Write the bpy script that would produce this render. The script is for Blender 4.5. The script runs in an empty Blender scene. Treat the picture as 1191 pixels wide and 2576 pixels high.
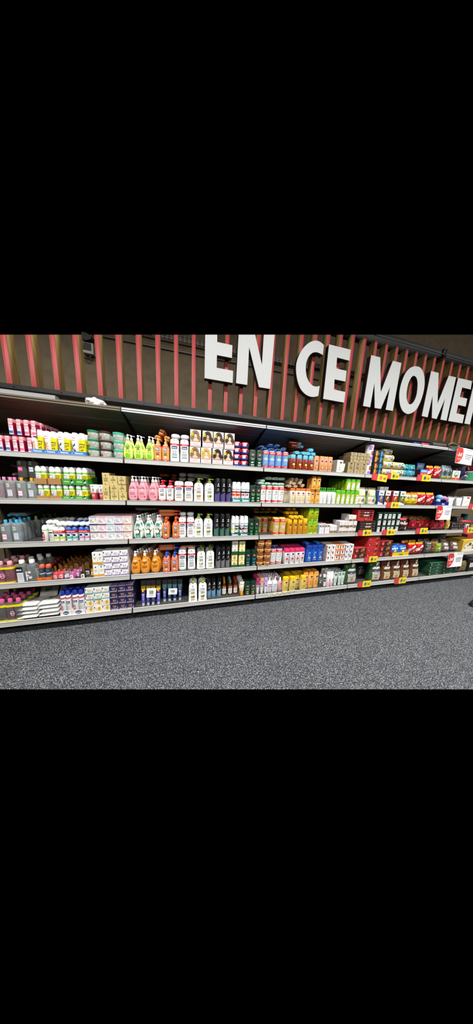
import bpy, bmesh, math, random
from mathutils import Matrix, Vector
from mathutils.geometry import tessellate_polygon
random.seed(7)
SC = bpy.context.scene
COL = SC.collection
# ------------------------------------------------------------------ camera (world: X along the shelves, Y into them, Z up)
FPX, YAW, PIT, ROL = 456.8, 0.238957, -0.167271, 0.0442933
CAM = Vector((0.601714, -1.856633, 1.465))
CX, CY = 595.5, 1288.0
fw = Vector((math.sin(YAW)*math.cos(PIT), math.cos(YAW)*math.cos(PIT), math.sin(PIT)))
r0 = Vector((math.cos(YAW), -math.sin(YAW), 0)); u0 = r0.cross(fw)
rt = r0*math.cos(ROL)+u0*math.sin(ROL); up = u0*math.cos(ROL)-r0*math.sin(ROL)
def ray(px, py): return fw+rt*((px-CX)/FPX)-up*((py-CY)/FPX)
def atY(px, py, Y):
    d = ray(px, py); return CAM+d*((Y-CAM.y)/d.y)
def atZ(px, py, Z):
    d = ray(px, py); return CAM+d*((Z-CAM.z)/d.z)
def Xpx(px, Y, Z):          # world X of the point at depth Y, height Z in column px
    k = (px-CX)/FPX; n = rt-fw*k
    return CAM.x-((Y-CAM.y)*n.y+(Z-CAM.z)*n.z)/n.x
def Zpy(py, X, Y):          # world Z of the point above (X, Y) in row py
    k = (CY-py)/FPX; n = up-fw*k
    return CAM.z-((X-CAM.x)*n.x+(Y-CAM.y)*n.y)/n.z
cam = bpy.data.cameras.new('camera'); co = bpy.data.objects.new('camera', cam); COL.objects.link(co)
cam.sensor_fit = 'HORIZONTAL'; cam.sensor_width = 36; cam.lens = FPX/1191*36; cam.clip_start = .02
M = Matrix((rt, up, -fw)).transposed().to_4x4(); M.translation = CAM; co.matrix_world = M
SC.camera = co
W = 1.33
LV = {1: 1.620, 2: 1.244, 3: .870, 4: .4995, 5: .129}       # shelf surfaces
SHN = {1: 'top shelf', 2: 'second shelf', 3: 'middle shelf', 4: 'fourth shelf', 5: 'bottom shelf'}
ORD = ['first', 'second', 'third', 'fourth', 'fifth', 'sixth', 'seventh', 'eighth', 'ninth', 'tenth', 'eleventh', 'twelfth', 'thirteenth']
# ------------------------------------------------------------------ materials
def lin(c): c /= 255.; return c/12.92 if c <= .04045 else ((c+.055)/1.055)**2.4
def rgb(h): h = h.lstrip('#'); return tuple(lin(int(h[i:i+2], 16)) for i in (0, 2, 4))+(1,)
MATS = {}
def newmat(n):
    m = bpy.data.materials.new(n); m.use_nodes = True
    return m, m.node_tree.nodes, m.node_tree.links, m.node_tree.nodes['Principled BSDF']
def mat(key):               # '#rrggbb' plastic, '/c' card, '/f' foil, '/g' clear plastic, '/m' metal
    if key in MATS: return MATS[key]
    col, _, kind = key.partition('/')
    m, nd, lk, b = newmat('colour_'+key.strip('#').replace('/', '_'))
    b.inputs['Base Color'].default_value = rgb(col)
    b.inputs['Roughness'].default_value = {'': .38, 'c': .6, 'f': .24, 'g': .08, 'm': .35}[kind]
    if kind == 'm': b.inputs['Metallic'].default_value = .85
    if kind == 'f': b.inputs['Metallic'].default_value = .15; b.inputs['Coat Weight'].default_value = .4; b.inputs['Coat Roughness'].default_value = .12
    if kind == 'g':
        b.inputs['Transmission Weight'].default_value = .8; b.inputs['IOR'].default_value = 1.2
    if kind in ('', 'c'):    # faint unevenness of the surface
        n = nd.new('ShaderNodeTexNoise'); n.inputs['Scale'].default_value = 60
        r = nd.new('ShaderNodeMapRange'); r.inputs['To Min'].default_value = b.inputs['Roughness'].default_value-.06; r.inputs['To Max'].default_value = b.inputs['Roughness'].default_value+.06
        lk.new(n.outputs['Fac'], r.inputs['Value']); lk.new(r.outputs[0], b.inputs['Roughness'])
    MATS[key] = m; return m
# ------------------------------------------------------------------ mesh collector
class MB:
    def __init__(s): s.v = []; s.f = []; s.m = []; s.sm = []; s.keys = []
    def mi(s, key):
        if key not in s.keys: s.keys.append(key)
        return s.keys.index(key)
    def add(s, vs, fs, key, smooth=False):
        o = len(s.v); s.v += [tuple(v) for v in vs]; i = s.mi(key)
        for f in fs: s.f.append([a+o for a in f]); s.m.append(i); s.sm.append(smooth)
    def mesh(s, name, xf=None):
        me = bpy.data.meshes.new(name)
        vs = s.v if xf is None else [tuple(xf @ Vector(v)) for v in s.v]
        me.from_pydata(vs, [], s.f)
        for k in s.keys: me.materials.append(k if isinstance(k, bpy.types.Material) else mat(k))
        me.polygons.foreach_set('material_index', s.m); me.polygons.foreach_set('use_smooth', s.sm)
        me.set_sharp_from_angle(angle=math.radians(38)); me.update(); return me
    def box(s, x0, x1, y0, y1, z0, z1, key, bev=0.):
        if bev <= 0:
            vs = [(x, y, z) for z in (z0, z1) for y in (y0, y1) for x in (x0, x1)]
            s.add(vs, [(0, 2, 3, 1), (4, 5, 7, 6), (0, 1, 5, 4), (2, 6, 7, 3), (0, 4, 6, 2), (1, 3, 7, 5)], key); return
        b = min(bev, (x1-x0)*.4, (y1-y0)*.4, (z1-z0)*.4)
        bm = bmesh.new(); bmesh.ops.create_cube(bm, size=1)
        for v in bm.verts: v.co = ((x0+x1)/2+v.co.x*(x1-x0), (y0+y1)/2+v.co.y*(y1-y0), (z0+z1)/2+v.co.z*(z1-z0))
        bmesh.ops.bevel(bm, geom=bm.edges[:], offset=b, segments=1, profile=.5, affect='EDGES')
        bm.verts.index_update()
        s.add([v.co.copy() for v in bm.verts], [[v.index for v in f.verts] for f in bm.faces], key); bm.free()
    def loft(s, prof, key, bands=(), seg=20, xy=(0, 0), caps=True, jit=0, rnd=None):
        # prof: (z, a, b, n) rings; bands: (z0, z1, key)
        zs = [p[0] for p in prof]; extra = []
        for z0, z1, k in bands: extra += [z for z in (z0, z1) if zs[0] < z < zs[-1] and all(abs(z-q) > 1e-6 for q in zs)]
        P = sorted(list(prof)+[interp(prof, z) for z in set(extra)], key=lambda p: p[0]) if extra else list(prof)
        o = len(s.v)
        for z, a, b, n in P:
            for i in range(seg):
                t = 2*math.pi*(i+.5)/seg; c, q = math.cos(t), math.sin(t)
                j = 1+(rnd.uniform(-jit, jit) if jit else 0)
                s.v.append((xy[0]+a*math.copysign(abs(c)**(2/n), c), xy[1]+b*j*math.copysign(abs(q)**(2/n), q), z))
        for k in range(len(P)-1):
            zm = (P[k][0]+P[k+1][0])/2; kk = key
            for z0, z1, c in bands:
                if z0 <= zm <= z1: kk = c
            i0 = s.mi(kk)
            for i in range(seg):
                j = (i+1) % seg
                s.f.append([o+k*seg+i, o+k*seg+j, o+(k+1)*seg+j, o+(k+1)*seg+i]); s.m.append(i0); s.sm.append(True)
        if caps:
            s.f.append([o+i for i in range(seg)][::-1]); s.m.append(s.mi(key)); s.sm.append(False)
            s.f.append([o+(len(P)-1)*seg+i for i in range(seg)]); s.m.append(s.mi(key)); s.sm.append(False)
    def tube(s, pts, r, key, seg=8):
        pts = [Vector(p) for p in pts]; o = len(s.v)
        for i, p in enumerate(pts):
            t = (pts[min(i+1, len(pts)-1)]-pts[max(i-1, 0)]).normalized()
            a = t.orthogonal().normalized(); 
            if i: a = (pa-t*pa.dot(t)).normalized()
            pa = a; b = t.cross(a)
            for k in range(seg):
                g = 2*math.pi*k/seg; s.v.append(tuple(p+a*math.cos(g)*r+b*math.sin(g)*r))
        i0 = s.mi(key)
        for i in range(len(pts)-1):
            for k in range(seg):
                j = (k+1) % seg
                s.f.append([o+i*seg+k, o+i*seg+j, o+(i+1)*seg+j, o+(i+1)*seg+k]); s.m.append(i0); s.sm.append(True)
        s.f.append([o+k for k in range(seg)][::-1]); s.f.append([o+(len(pts)-1)*seg+k for k in range(seg)]); s.m += [i0, i0]; s.sm += [False, False]
    def prism(s, poly, y0, y1, kf, ks, holes=()):   # polygon in XZ, front at y0, back at y1
        loops = [poly]+list(holes); tri = tessellate_polygon([[Vector((x, z, 0)) for x, z in l] for l in loops])
        flat = [p for l in loops for p in l]
        s.add([(x, y0, z) for x, z in flat], [list(t) for t in tri], kf)
        s.add([(x, y1, z) for x, z in flat], [list(t)[::-1] for t in tri], ks)
        for l in loops:
            n = len(l); vs = [(x, y0, z) for x, z in l]+[(x, y1, z) for x, z in l]
            s.add(vs, [(i, (i+1) % n, n+(i+1) % n, n+i) for i in range(n)], ks)
def interp(prof, z):
    if z <= prof[0][0]: return (z,)+tuple(prof[0][1:])
    for p, q in zip(prof, prof[1:]):
        if z <= q[0]:
            t = (z-p[0])/max(q[0]-p[0], 1e-9); return (z,)+tuple(a+(b-a)*t for a, b in zip(p[1:], q[1:]))
    return (z,)+tuple(prof[-1][1:])
# ------------------------------------------------------------------ lettering
TXT = {}
def text_geo(s, bold=.02):
    if s in TXT: return TXT[s]
    cu = bpy.data.curves.new('lettering', 'FONT'); cu.body = s; cu.offset = bold; cu.resolution_u = 2
    ob = bpy.data.objects.new('lettering', cu); me = ob.to_mesh()
    vs = [(v.co.x, v.co.y) for v in me.vertices]; fs = [list(p.vertices) for p in me.polygons]
    ob.to_mesh_clear(); bpy.data.objects.remove(ob); bpy.data.curves.remove(cu)
    x0 = min(v[0] for v in vs); x1 = max(v[0] for v in vs); y0 = min(v[1] for v in vs); y1 = max(v[1] for v in vs)
    TXT[s] = ([((x-(x0+x1)/2), (y-(y0+y1)/2)) for x, y in vs], fs, x1-x0, y1-y0); return TXT[s]
def gridcut(pts, fs, step):
    bm = bmesh.new(); vs = [bm.verts.new((x, z, 0)) for x, z in pts]
    for f in fs:
        try: bm.faces.new([vs[i] for i in f])
        except ValueError: pass
    for ax in (0, 1):
        lo, hi = min(p[ax] for p in pts), max(p[ax] for p in pts); n = min(24, int((hi-lo)/step)); no = (1, 0, 0) if ax == 0 else (0, 1, 0)
        for k in range(1, n+1):
            q = lo+(hi-lo)*k/(n+1); bmesh.ops.bisect_plane(bm, geom=bm.verts[:]+bm.edges[:]+bm.faces[:], plane_co=(q, q, 0), plane_no=no, dist=1e-7)
    bm.verts.index_update(); r = [(v.co.x, v.co.y) for v in bm.verts], [[v.index for v in f.verts] for f in bm.faces]; bm.free(); return r
class Print(MB):             # printing that follows the front of a body: x in half widths, z in heights
    def __init__(s, fy, hw, h, grid=0, lift=.0006): super().__init__(); s.fy = fy; s.hw = hw; s.h = h; s.k = 0; s.grid = grid; s.lift = lift
    def put(s, pts, fs, key, smooth=True):
        off = s.lift+.00025*s.k; s.k += 1
        s.add([(x, s.fy(x, z)-off, z) for x, z in pts], fs, key, smooth)
    def do(s, items):
        for it in items:
            t = it[0]; hw, h = s.hw, s.h
            if t == 'r':
                x0, x1, z0, z1 = it[1]*hw, it[2]*hw, it[3]*h, it[4]*h; nx, nz = 8, 4
                s.put([(x0+(x1-x0)*i/nx, z0+(z1-z0)*j/nz) for j in range(nz+1) for i in range(nx+1)],
                      [(j*(nx+1)+i, j*(nx+1)+i+1, (j+1)*(nx+1)+i+1, (j+1)*(nx+1)+i) for j in range(nz) for i in range(nx)], it[5])
            elif t in 'eo':   # ellipse, ring
                cx, cz, rx, rz = it[1]*hw, it[2]*h, it[3]*hw, it[4]*h; n = 20
                R = (.82, 1) if t == 'o' else (.001, .55, 1)
                pts = [(cx+rx*q*math.cos(2*math.pi*i/n), cz+rz*q*math.sin(2*math.pi*i/n)) for q in R for i in range(n)]
                s.put(pts, [(k*n+i, k*n+(i+1) % n, (k+1)*n+(i+1) % n, (k+1)*n+i) for k in range(len(R)-1) for i in range(n)], it[5])
            elif t == 'p':
                l = [(x*hw, z*h) for x, z in it[1]]
                tr = tessellate_polygon([[Vector((x, z, 0)) for x, z in l]]); s.put(*gridcut(l, [list(q) for q in tr], s.grid or hw*.3), it[2])
            elif t == 't':    # text, cx, cz, cap height (of h), max width (of hw*2)
                g = text_geo(it[1]); hh = it[4]*h; sc = hh/max(g[3], 1e-6); wm = it[6]*2*hw if len(it) > 6 else 1.8*hw
                sx = min(sc, wm/max(g[2], 1e-6)); ang = math.radians(it[7]) if len(it) > 7 else 0; ca, sa = math.cos(ang), math.sin(ang)
                pts = [(it[2]*hw+(x*sx)*ca-(y*sc)*sa, it[3]*h+(x*sx)*sa+(y*sc)*ca) for x, y in g[0]]
                if s.grid: s.put(*gridcut(pts, g[1], s.grid), it[5], False)
                else: s.put(pts, g[1], it[5], False)
            elif t == 'l':    # lines of small print: x0,x1,z0,z1,n,colour
                for i in range(it[5]):
                    z = it[3]+(it[4]-it[3])*i/max(it[5]-1, 1); q = ((i*37) % 5)/5*.25*(it[2]-it[1])
                    x0, x1 = (it[1]+q*.5)*hw, (it[2]-q*.5)*hw; hz = .006*h+.0003; n = 5
                    s.put([(x0+(x1-x0)*a/n, z*h+b*hz) for b in (-1, 1) for a in range(n+1)], [(a, a+1, n+2+a, n+1+a) for a in range(n)], it[6]); s.k -= 1
                s.k += 1
# ------------------------------------------------------------------ templates: a list of (part name, mesh, parent index, label)
SH = {
 'tear': ([(0, .7), (.02, .84), (.1, .97), (.22, 1), (.38, .95), (.52, .8), (.64, .58), (.74, .38), (.79, .3)], None, 2.2),
 'sham': ([(0, .86), (.015, .95), (.1, 1), (.35, .97), (.52, .9), (.66, .96), (.78, 1), (.85, .95)], [(.85, .93), (.9, .96), (.96, .88), (.99, .7), (1, .5)], 2.6),
 'rectp': ([(0, .92), (.015, 1), (.58, 1), (.66, .94), (.72, .7), (.755, .36)], None, 3.6),
 'olive': ([(0, 1.02), (.03, 1.05), (.06, .97), (.6, .97), (.72, .9), (.78, .68), (.815, .36)], None, 3.),
 'spray': ([(0, .95), (.01, 1), (.76, 1), (.8, .9), (.82, .84)], [(.8, .9), (.9, .86), (.97, .8), (1, .62)], 2.),
 'hair': ([(0, .97), (.01, 1), (.66, 1)], [(.66, .96), (.68, .985), (.98, .94), (1, .86)], 2.),
 'deo': ([(0, .9), (.02, 1), (.62, 1), (.7, .97), (.74, .9)], [(.72, .98), (.8, .98), (.9, .84), (.97, .6), (1, .3)], 2.),
 'rect': ([(0, .93), (.015, 1), (.7, 1), (.78, .99)], [(.78, 1), (.98, .97), (1, .9)], 4.5),
 'petrol': ([(0, .95), (.015, 1), (.8, .98), (.84, .9)], [(.83, .93), (.98, .9), (1, .84)], 5.),
 'mic': ([(0, .95), (.02, 1), (.72, 1), (.79, .88), (.83, .45), (.86, .3)], [(.84, .36), (.99, .36), (1, .33)], 4.),
 'tube': ([(.12, .6, .62), (.4, .74, .6), (.7, .88, .35), (.95, 1, .06), (1, 1, .04)], [(0, .58, .6), (.13, .62, .64)], 2.),
 'lot': ([(0, .94), (.015, 1), (.88, 1), (.93, .9)], [(.92, .9), (.985, .8), (1, .6)], 3.2),
 'oil': ([(0, .95), (.02, 1), (.7, 1), (.76, .9)], [(.76, .86), (.98, .84), (1, .76)], 3.),
 'pol': ([(0, .85), (.03, 1), (.42, 1), (.5, .82), (.57, .46), (.59, .4)], [(.58, .45), (.98, .41), (1, .36)], 2.8),
 'jar': ([(0, .78), (.04, .83), (.78, .97)], [(.76, 1), (.97, 1.02), (1, .98)], 2.),
 'pot': ([(0, .55), (.08, .82), (.3, .98), (.5, 1), (.68, .9), (.74, .85)], [(.72, .95), (.95, .96), (1, .9)], 2.),
 'syr': ([(0, .92), (.02, 1), (.55, 1), (.66, .8), (.74, .48), (.8, .44)], [(.79, .5), (.98, .48), (1, .44)], 2.),
 'bag': ([(0, .95, .5), (.03, 1, .75), (.25, 1, 1), (.55, .98, 1), (.78, .95, .65), (.92, .97, .2), (1, .97, .04)], None, 3.),
 'pil': ([(0, .95, .04), (.06, .95, .2), (.25, 1, .9), (.5, 1, 1), (.75, 1, .85), (.93, .96, .2), (1, .96, .04)], None, 2.6),
 'nozz': ([(0, .9), (.02, 1), (.6, 1), (.72, .7), (.76, .4)], [(.75, .44), (.88, .4), (.97, .24), (1, .2)], 2.4),
 'canister': ([(0, 1), (.93, 1)], [(.93, 1.02), (1, 1.02)], 2.),
}
def expand(p, w, d, h, n): return [(q[0]*h, q[1]*w/2, (q[2] if len(q) > 2 else q[1])*d/2, n) for q in p]
def front(prof):
    def fy(x, z):
        _, a, b, n = interp(prof, z); t = min(abs(x)/max(a, 1e-6), .985); return -b*(1-t**n)**(1/n)
    return fy
def bottle(shape, body, cap='#ffffff', pump=None, bands=(), lab=(), capbands=(), dr=.6, jit=0, bodyname='body', capname='cap', inner=None, seed=1):
    def make(w, h, d=None):
        d = d or w*dr; b, c, n = SH[shape]; prof = expand(b, w, d, h, n); out = []
        m = MB(); m.loft(prof, body, [(z0*h, z1*h, k) for z0, z1, k in bands], jit=jit, rnd=random.Random(seed)); out.append((bodyname, m.mesh(bodyname), None, None))
        if inner:                                   # what the clear bottle holds
            m = MB(); m.loft([(max(z, .003*h), a*.93, q*.93, nn) for z, a, q, nn in prof if z < inner[1]*h]+[(inner[1]*h,)+tuple(v*.93 for v in interp(prof, inner[1]*h)[1:3])+(n,)], inner[0]); out.append(('liquid', m.mesh('liquid'), 0, None))
        if c:
            m = MB(); m.loft(expand(c, w, d, h, n if shape not in ('mic', 'pol', 'syr', 'nozz') else 2.), cap, [(z0*h, z1*h, k) for z0, z1, k in capbands]) if shape not in ('mic', 'pol', 'syr', 'nozz') else m.loft([(q[0]*h, q[1]*min(w, d*1.4)/2, q[1]*min(w, d*1.4)/2, 2.) for q in c], cap)
            out.append((capname, m.mesh(capname), None, None))
        if pump:
            m = MB(); z0 = b[-1][0]*h; e = h-z0; r = min(b[-1][1]*w/2, d*.42)
            m.loft([(z0-.002, r*1.02, r*1.02, 2), (z0+e*.42, r*.98, r*.98, 2), (z0+e*.46, r*.8, r*.8, 2)], pump, seg=14)
            m.loft([(z0+e*.44, r*.38, r*.38, 2), (z0+e*.74, r*.38, r*.38, 2)], pump, seg=10)
            m.loft([(z0+e*.72, r*.7, r*.55, 3), (z0+e*.97, r*.62, r*.5, 3), (h, r*.45, r*.4, 3)], pump, seg=12)
            m.tube([(r*.4, 0, z0+e*.88), (r*1.4, 0, z0+e*.9), (r*2.1, 0, z0+e*.86), (r*2.4, 0, z0+e*.74)], r*.2, pump, 6)
            out.append(('pump', m.mesh('pump'), None, None))
        if lab:
            p = Print(front(prof), w/2, h); p.do(lab); out.append(('label', p.mesh('label'), 0, None))
        return out, (w, d, h)
    return make
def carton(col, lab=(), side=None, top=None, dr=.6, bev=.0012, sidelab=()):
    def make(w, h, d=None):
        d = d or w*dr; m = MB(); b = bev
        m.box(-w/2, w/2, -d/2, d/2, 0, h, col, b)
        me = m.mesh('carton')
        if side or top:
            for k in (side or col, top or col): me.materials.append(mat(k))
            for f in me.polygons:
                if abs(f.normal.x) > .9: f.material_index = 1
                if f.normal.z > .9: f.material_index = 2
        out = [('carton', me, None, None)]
        if lab:
            p = Print(lambda x, z: -d/2, w/2, h); p.do(lab); out.append(('front_print', p.mesh('front_print'), 0, None))
        if sidelab:
            p = Print(lambda x, z: -w/2, d/2, h); p.do(sidelab); out.append(('side_print', p.mesh('side_print', Matrix.Rotation(-math.pi/2, 4, 'Z')), 0, None))
        return out, (w, d, h)
    return make
from mathutils import noise
SH['gusset'] = [(0, .96, .9), (.03, 1, 1), (.4, 1, 1), (.58, .99, .92), (.72, .96, .66), (.82, .97, .36), (.9, .99, .14), (1, 1, .04)]
SH['pillow'] = [(0, .97, .05), (.05, .98, .22), (.16, 1, .75), (.35, 1, 1), (.6, 1, 1), (.8, .99, .72), (.9, .99, .25), (.95, 1, .08), (1, 1, .04)]
SH['stand'] = [(0, .92, .9), (.04, .98, 1), (.3, 1, .95), (.6, 1, .6), (.85, 1, .2), (.92, 1, .06), (1, 1, .03)]
def foilbag(body, lab=(), dr=.45, bands=(), shape='pillow', crump=.1, seed=1, n=3.2, zig=True):
    """a crumpled bag: flat seams, swollen middle, print that follows the creases"""
    def make(w, h, d=None):
        d = d or w*dr; prof = [(q[0]*h, q[1]*w/2, q[2]*d/2, n) for q in SH[shape]]; f0 = front(prof)
        so = Vector((seed*7.3, seed*3.1, 0))
        def disp(x, z):
            e = min(1, abs(f0(0, z))/(d*.2)); u = Vector((x/w*3.2, 0, z/w*3.2))+so
            return crump*d*e*(noise.noise(u)*.9+abs(noise.noise(u*2.3+Vector((5, 0, 0))))*.9-.25)+crump*d*.25*(1-e)*math.sin(x/w*22+seed)
        fy = lambda x, z: f0(x, z)-disp(x, z)
        zs = sorted(set([q[0] for q in prof]+[h*k/18 for k in range(19)]+[q*h for b in bands for q in b[:2]])); seg = 36; m = MB(); o = []
        for z in zs:
            _, a, b, nn = interp(prof, z); ring = []
            sag = 1-.05*(.5+noise.noise(Vector((z/h*4, seed, 2)))) if .05 < z/h < .95 else 1
            for i in range(seg):
                t = 2*math.pi*(i+.5)/seg; c, q = math.cos(t), math.sin(t); x = a*math.copysign(abs(c)**(2/nn), c); y = b*math.copysign(abs(q)**(2/nn), q); k = min(1, abs(y)/max(b*.4, 1e-6))
                if zig and z > .999*h: zz = z-.012*h*((i % 2))
                else: zz = z
                ring.append((x, y-disp(x, z)*k if y < 0 else y+disp(-x, z)*k, zz))
            o.append(ring)
        m.v = [v for r in o for v in r]
        for j in range(len(o)-1):
            zm = (zs[j]+zs[j+1])/2/h; key = body
            for b0, b1, kk in bands:
                if b0 <= zm <= b1: key = kk
            mi = m.mi(key+'/f')  if '/' not in key else m.mi(key)
            for i in range(seg): q = (i+1) % seg; m.f.append([j*seg+i, j*seg+q, (j+1)*seg+q, (j+1)*seg+i]); m.m.append(mi); m.sm.append(True)
        m.f.append(list(range(seg))[::-1]); m.f.append([(len(o)-1)*seg+i for i in range(seg)]); m.m += [0, 0]; m.sm += [False, False]
        out = [('bag', m.mesh('bag'), None, None)]
        if lab:
            p = Print(fy, w/2, h, w*.07, .0022); p.do(lab); out.append(('label', p.mesh('label'), 0, None))
        return out, (w*1.02, d*(1+2.4*crump), h)
    return make
COUNT = {}
ALL = []
def prop(o, label=None, cat=None, group=None, kind=None):
    if label: o['label'] = label
    if cat: o['category'] = cat
    if group: o['group'] = group
    if kind: o['kind'] = kind
    if label and cat:
        n = len(label.split()); 
        if not 4 <= n <= 16: print('LABEL LENGTH', n, label)
        ALL.append(label)
    return o
def spawn(tpl, name, loc, label, cat, group=None, rot=None):
    parts, dim = tpl
    if len(parts) == 1:
        r = bpy.data.objects.new(name, parts[0][1]); COL.objects.link(r)
    else:
        r = bpy.data.objects.new(name, None); COL.objects.link(r); r.empty_display_size = .02; obs = []
        for pn, me, par, pl in parts:
            c = bpy.data.objects.new(pn, me); COL.objects.link(c); c.parent = r if par is None else obs[par]; obs.append(c)
            if pl: c['label'] = pl
    mt = Matrix.Translation(loc)
    if rot is not None: mt = mt @ (rot if isinstance(rot, Matrix) else Matrix.Rotation(rot, 4, 'Z'))
    r.matrix_world = mt
    return prop(r, label, cat, group)
def simple(name, mb, label=None, cat=None, group=None, kind=None, parent=None, loc=None):
    o = bpy.data.objects.new(name, mb.mesh(name) if isinstance(mb, MB) else mb); COL.objects.link(o)
    if parent: o.parent = parent
    if loc: o.location = loc
    return prop(o, label, cat, group, kind)
def root(name, loc, label, cat, group=None, kind=None):
    o = bpy.data.objects.new(name, None); COL.objects.link(o); o.location = loc; o.empty_display_size = .05
    return prop(o, label, cat, group, kind)
def cols_of(spec):
    out = []
    for s in spec:
        if len(s) == 3:
            a, b, n = s; out += [(a+(b-a)*i/n, a+(b-a)*(i+1)/n) for i in range(n)]
        else: out.append(s)
    return out
def posphrase(c, n, r, rows, t, tiers):
    p = []
    if n > 1: p.append(('left one' if c == 0 else 'right one') if n == 2 else ('leftmost' if c == 0 else 'rightmost' if c == n-1 else ORD[c]+' from left'))
    if rows > 1: p.append('front row' if r == 0 else ORD[r]+' row')
    if tiers > 1: p.append('bottom tier' if t == 0 else 'top tier' if t == tiers-1 else ORD[t]+' tier')
    return p
def blk(name, cat, base, lv, spec, ytop, tf, rows=1, tiers=1, Yf=.012, fill=.96, d=None, z0=None, dx=0, gap=1.04, jit=.0025, wfix=None, hfix=None, group=None, extra='', skip=None, shelf=True, yj=.006, rotj=.03, hid=None):
    """a block of one kind of thing on shelf lv; spec = image columns of each front item at its base"""
    cs = cols_of(spec); z = LV[lv] if z0 is None else z0; n = len(cs)
    X = [(Xpx(a, Yf, z), Xpx(b, Yf, z)) for a, b in cs]
    w = wfix or sum(b-a for a, b in X)/n*fill
    xm = sum(X[0])/2
    h = hfix or (Zpy(ytop, xm, Yf)-z)/tiers*.995
    fs = tf if isinstance(tf, (list, tuple)) else [tf]
    T = [f(w, h, d) for f in fs]; dd = T[0][1][1]
    out = {}
    for t in range(tiers):
        for r in range(rows):
            for c in range(n):
                if skip and skip(c, r, t): continue
                tp = T[(c % len(T))] if not callable(hid) else T[hid(c, r, t) % len(T)]
                bl = base if isinstance(base, str) else base[(c % len(base)) if not callable(hid) else hid(c, r, t) % len(base)]
                x = sum(X[c])/2+dx*r+random.uniform(-jit, jit); y = Yf+dd/2+r*dd*gap+(random.uniform(0, yj) if jit else 0)
                ph = posphrase(c, n, r, rows, t, tiers)
                lab = ' '.join([bl]+([extra] if extra else [])); lab = ', '.join([lab]+ph+([SHN[lv]] if shelf else []))
                o = spawn(tp, name, (x, y, z+t*h+.0006*(t+1)), lab, cat, group or (name.replace('_', ' ')+'s on the '+SHN[lv]), random.uniform(-rotj, rotj))
                out[c, r, t] = (x, y, z+t*h)
    return dict(T=T, w=w, d=dd, h=h, X=X, z=z, Yf=Yf, pos=out, tiers=tiers)
RX = Matrix.Rotation(math.pi/2, 4, 'X'); RYp = Matrix.Rotation(math.pi/2, 4, 'Y')
def lying(B, name, cat, base, items, group, lv, k=0, along='Y', tail=None, on=None, snap=True):
    """bottles lying on top of block `on`, caps to the front (along Y) or along the shelf (X): items = (px, py, Y of the cap end)"""
    on = on or B; w, d, h = B['T'][k][1]; n = len(items); top = on['z']+on['h']*on.get('tiers', 1)+.002
    for i, it in enumerate(items):
        px, py, Y = it[:3]; kk = it[3] if len(it) > 3 else k
        p = atY(px, py, Y); tp = B['T'][kk]; w, d, h = tp[1]; roll = it[4] if len(it) > 4 else 0
        th = d*abs(math.cos(roll))+w*abs(math.sin(roll))
        z = top+th/2+max(0, round((p.z-top-th/2)/(d*1.02)))*d*1.02 if snap else p.z
        if along == 'Y': rot = Matrix.Rotation(random.uniform(-.05, .05), 4, 'Z') @ RX @ Matrix.Rotation(roll, 4, 'Z'); loc = (p.x, Y+h, z)
        else: rot = Matrix.Rotation(random.uniform(-.05, .05), 4, 'Z') @ RYp @ Matrix.Rotation(-math.pi/2, 4, 'Z'); loc = (p.x-h/2, Y, z)
        pos = ORD[i]+' from left' if n > 2 else (['left one', 'right one'][i] if n == 2 else '')
        if tail: pos = tail[i]
        spawn(tp, name, loc, ', '.join([s for s in (base, pos, SHN[lv]) if s]), cat, group, rot)
LAMP1, LAMP_FILL, EXPO, SPR = 68, 36, 0.0, 100
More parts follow.
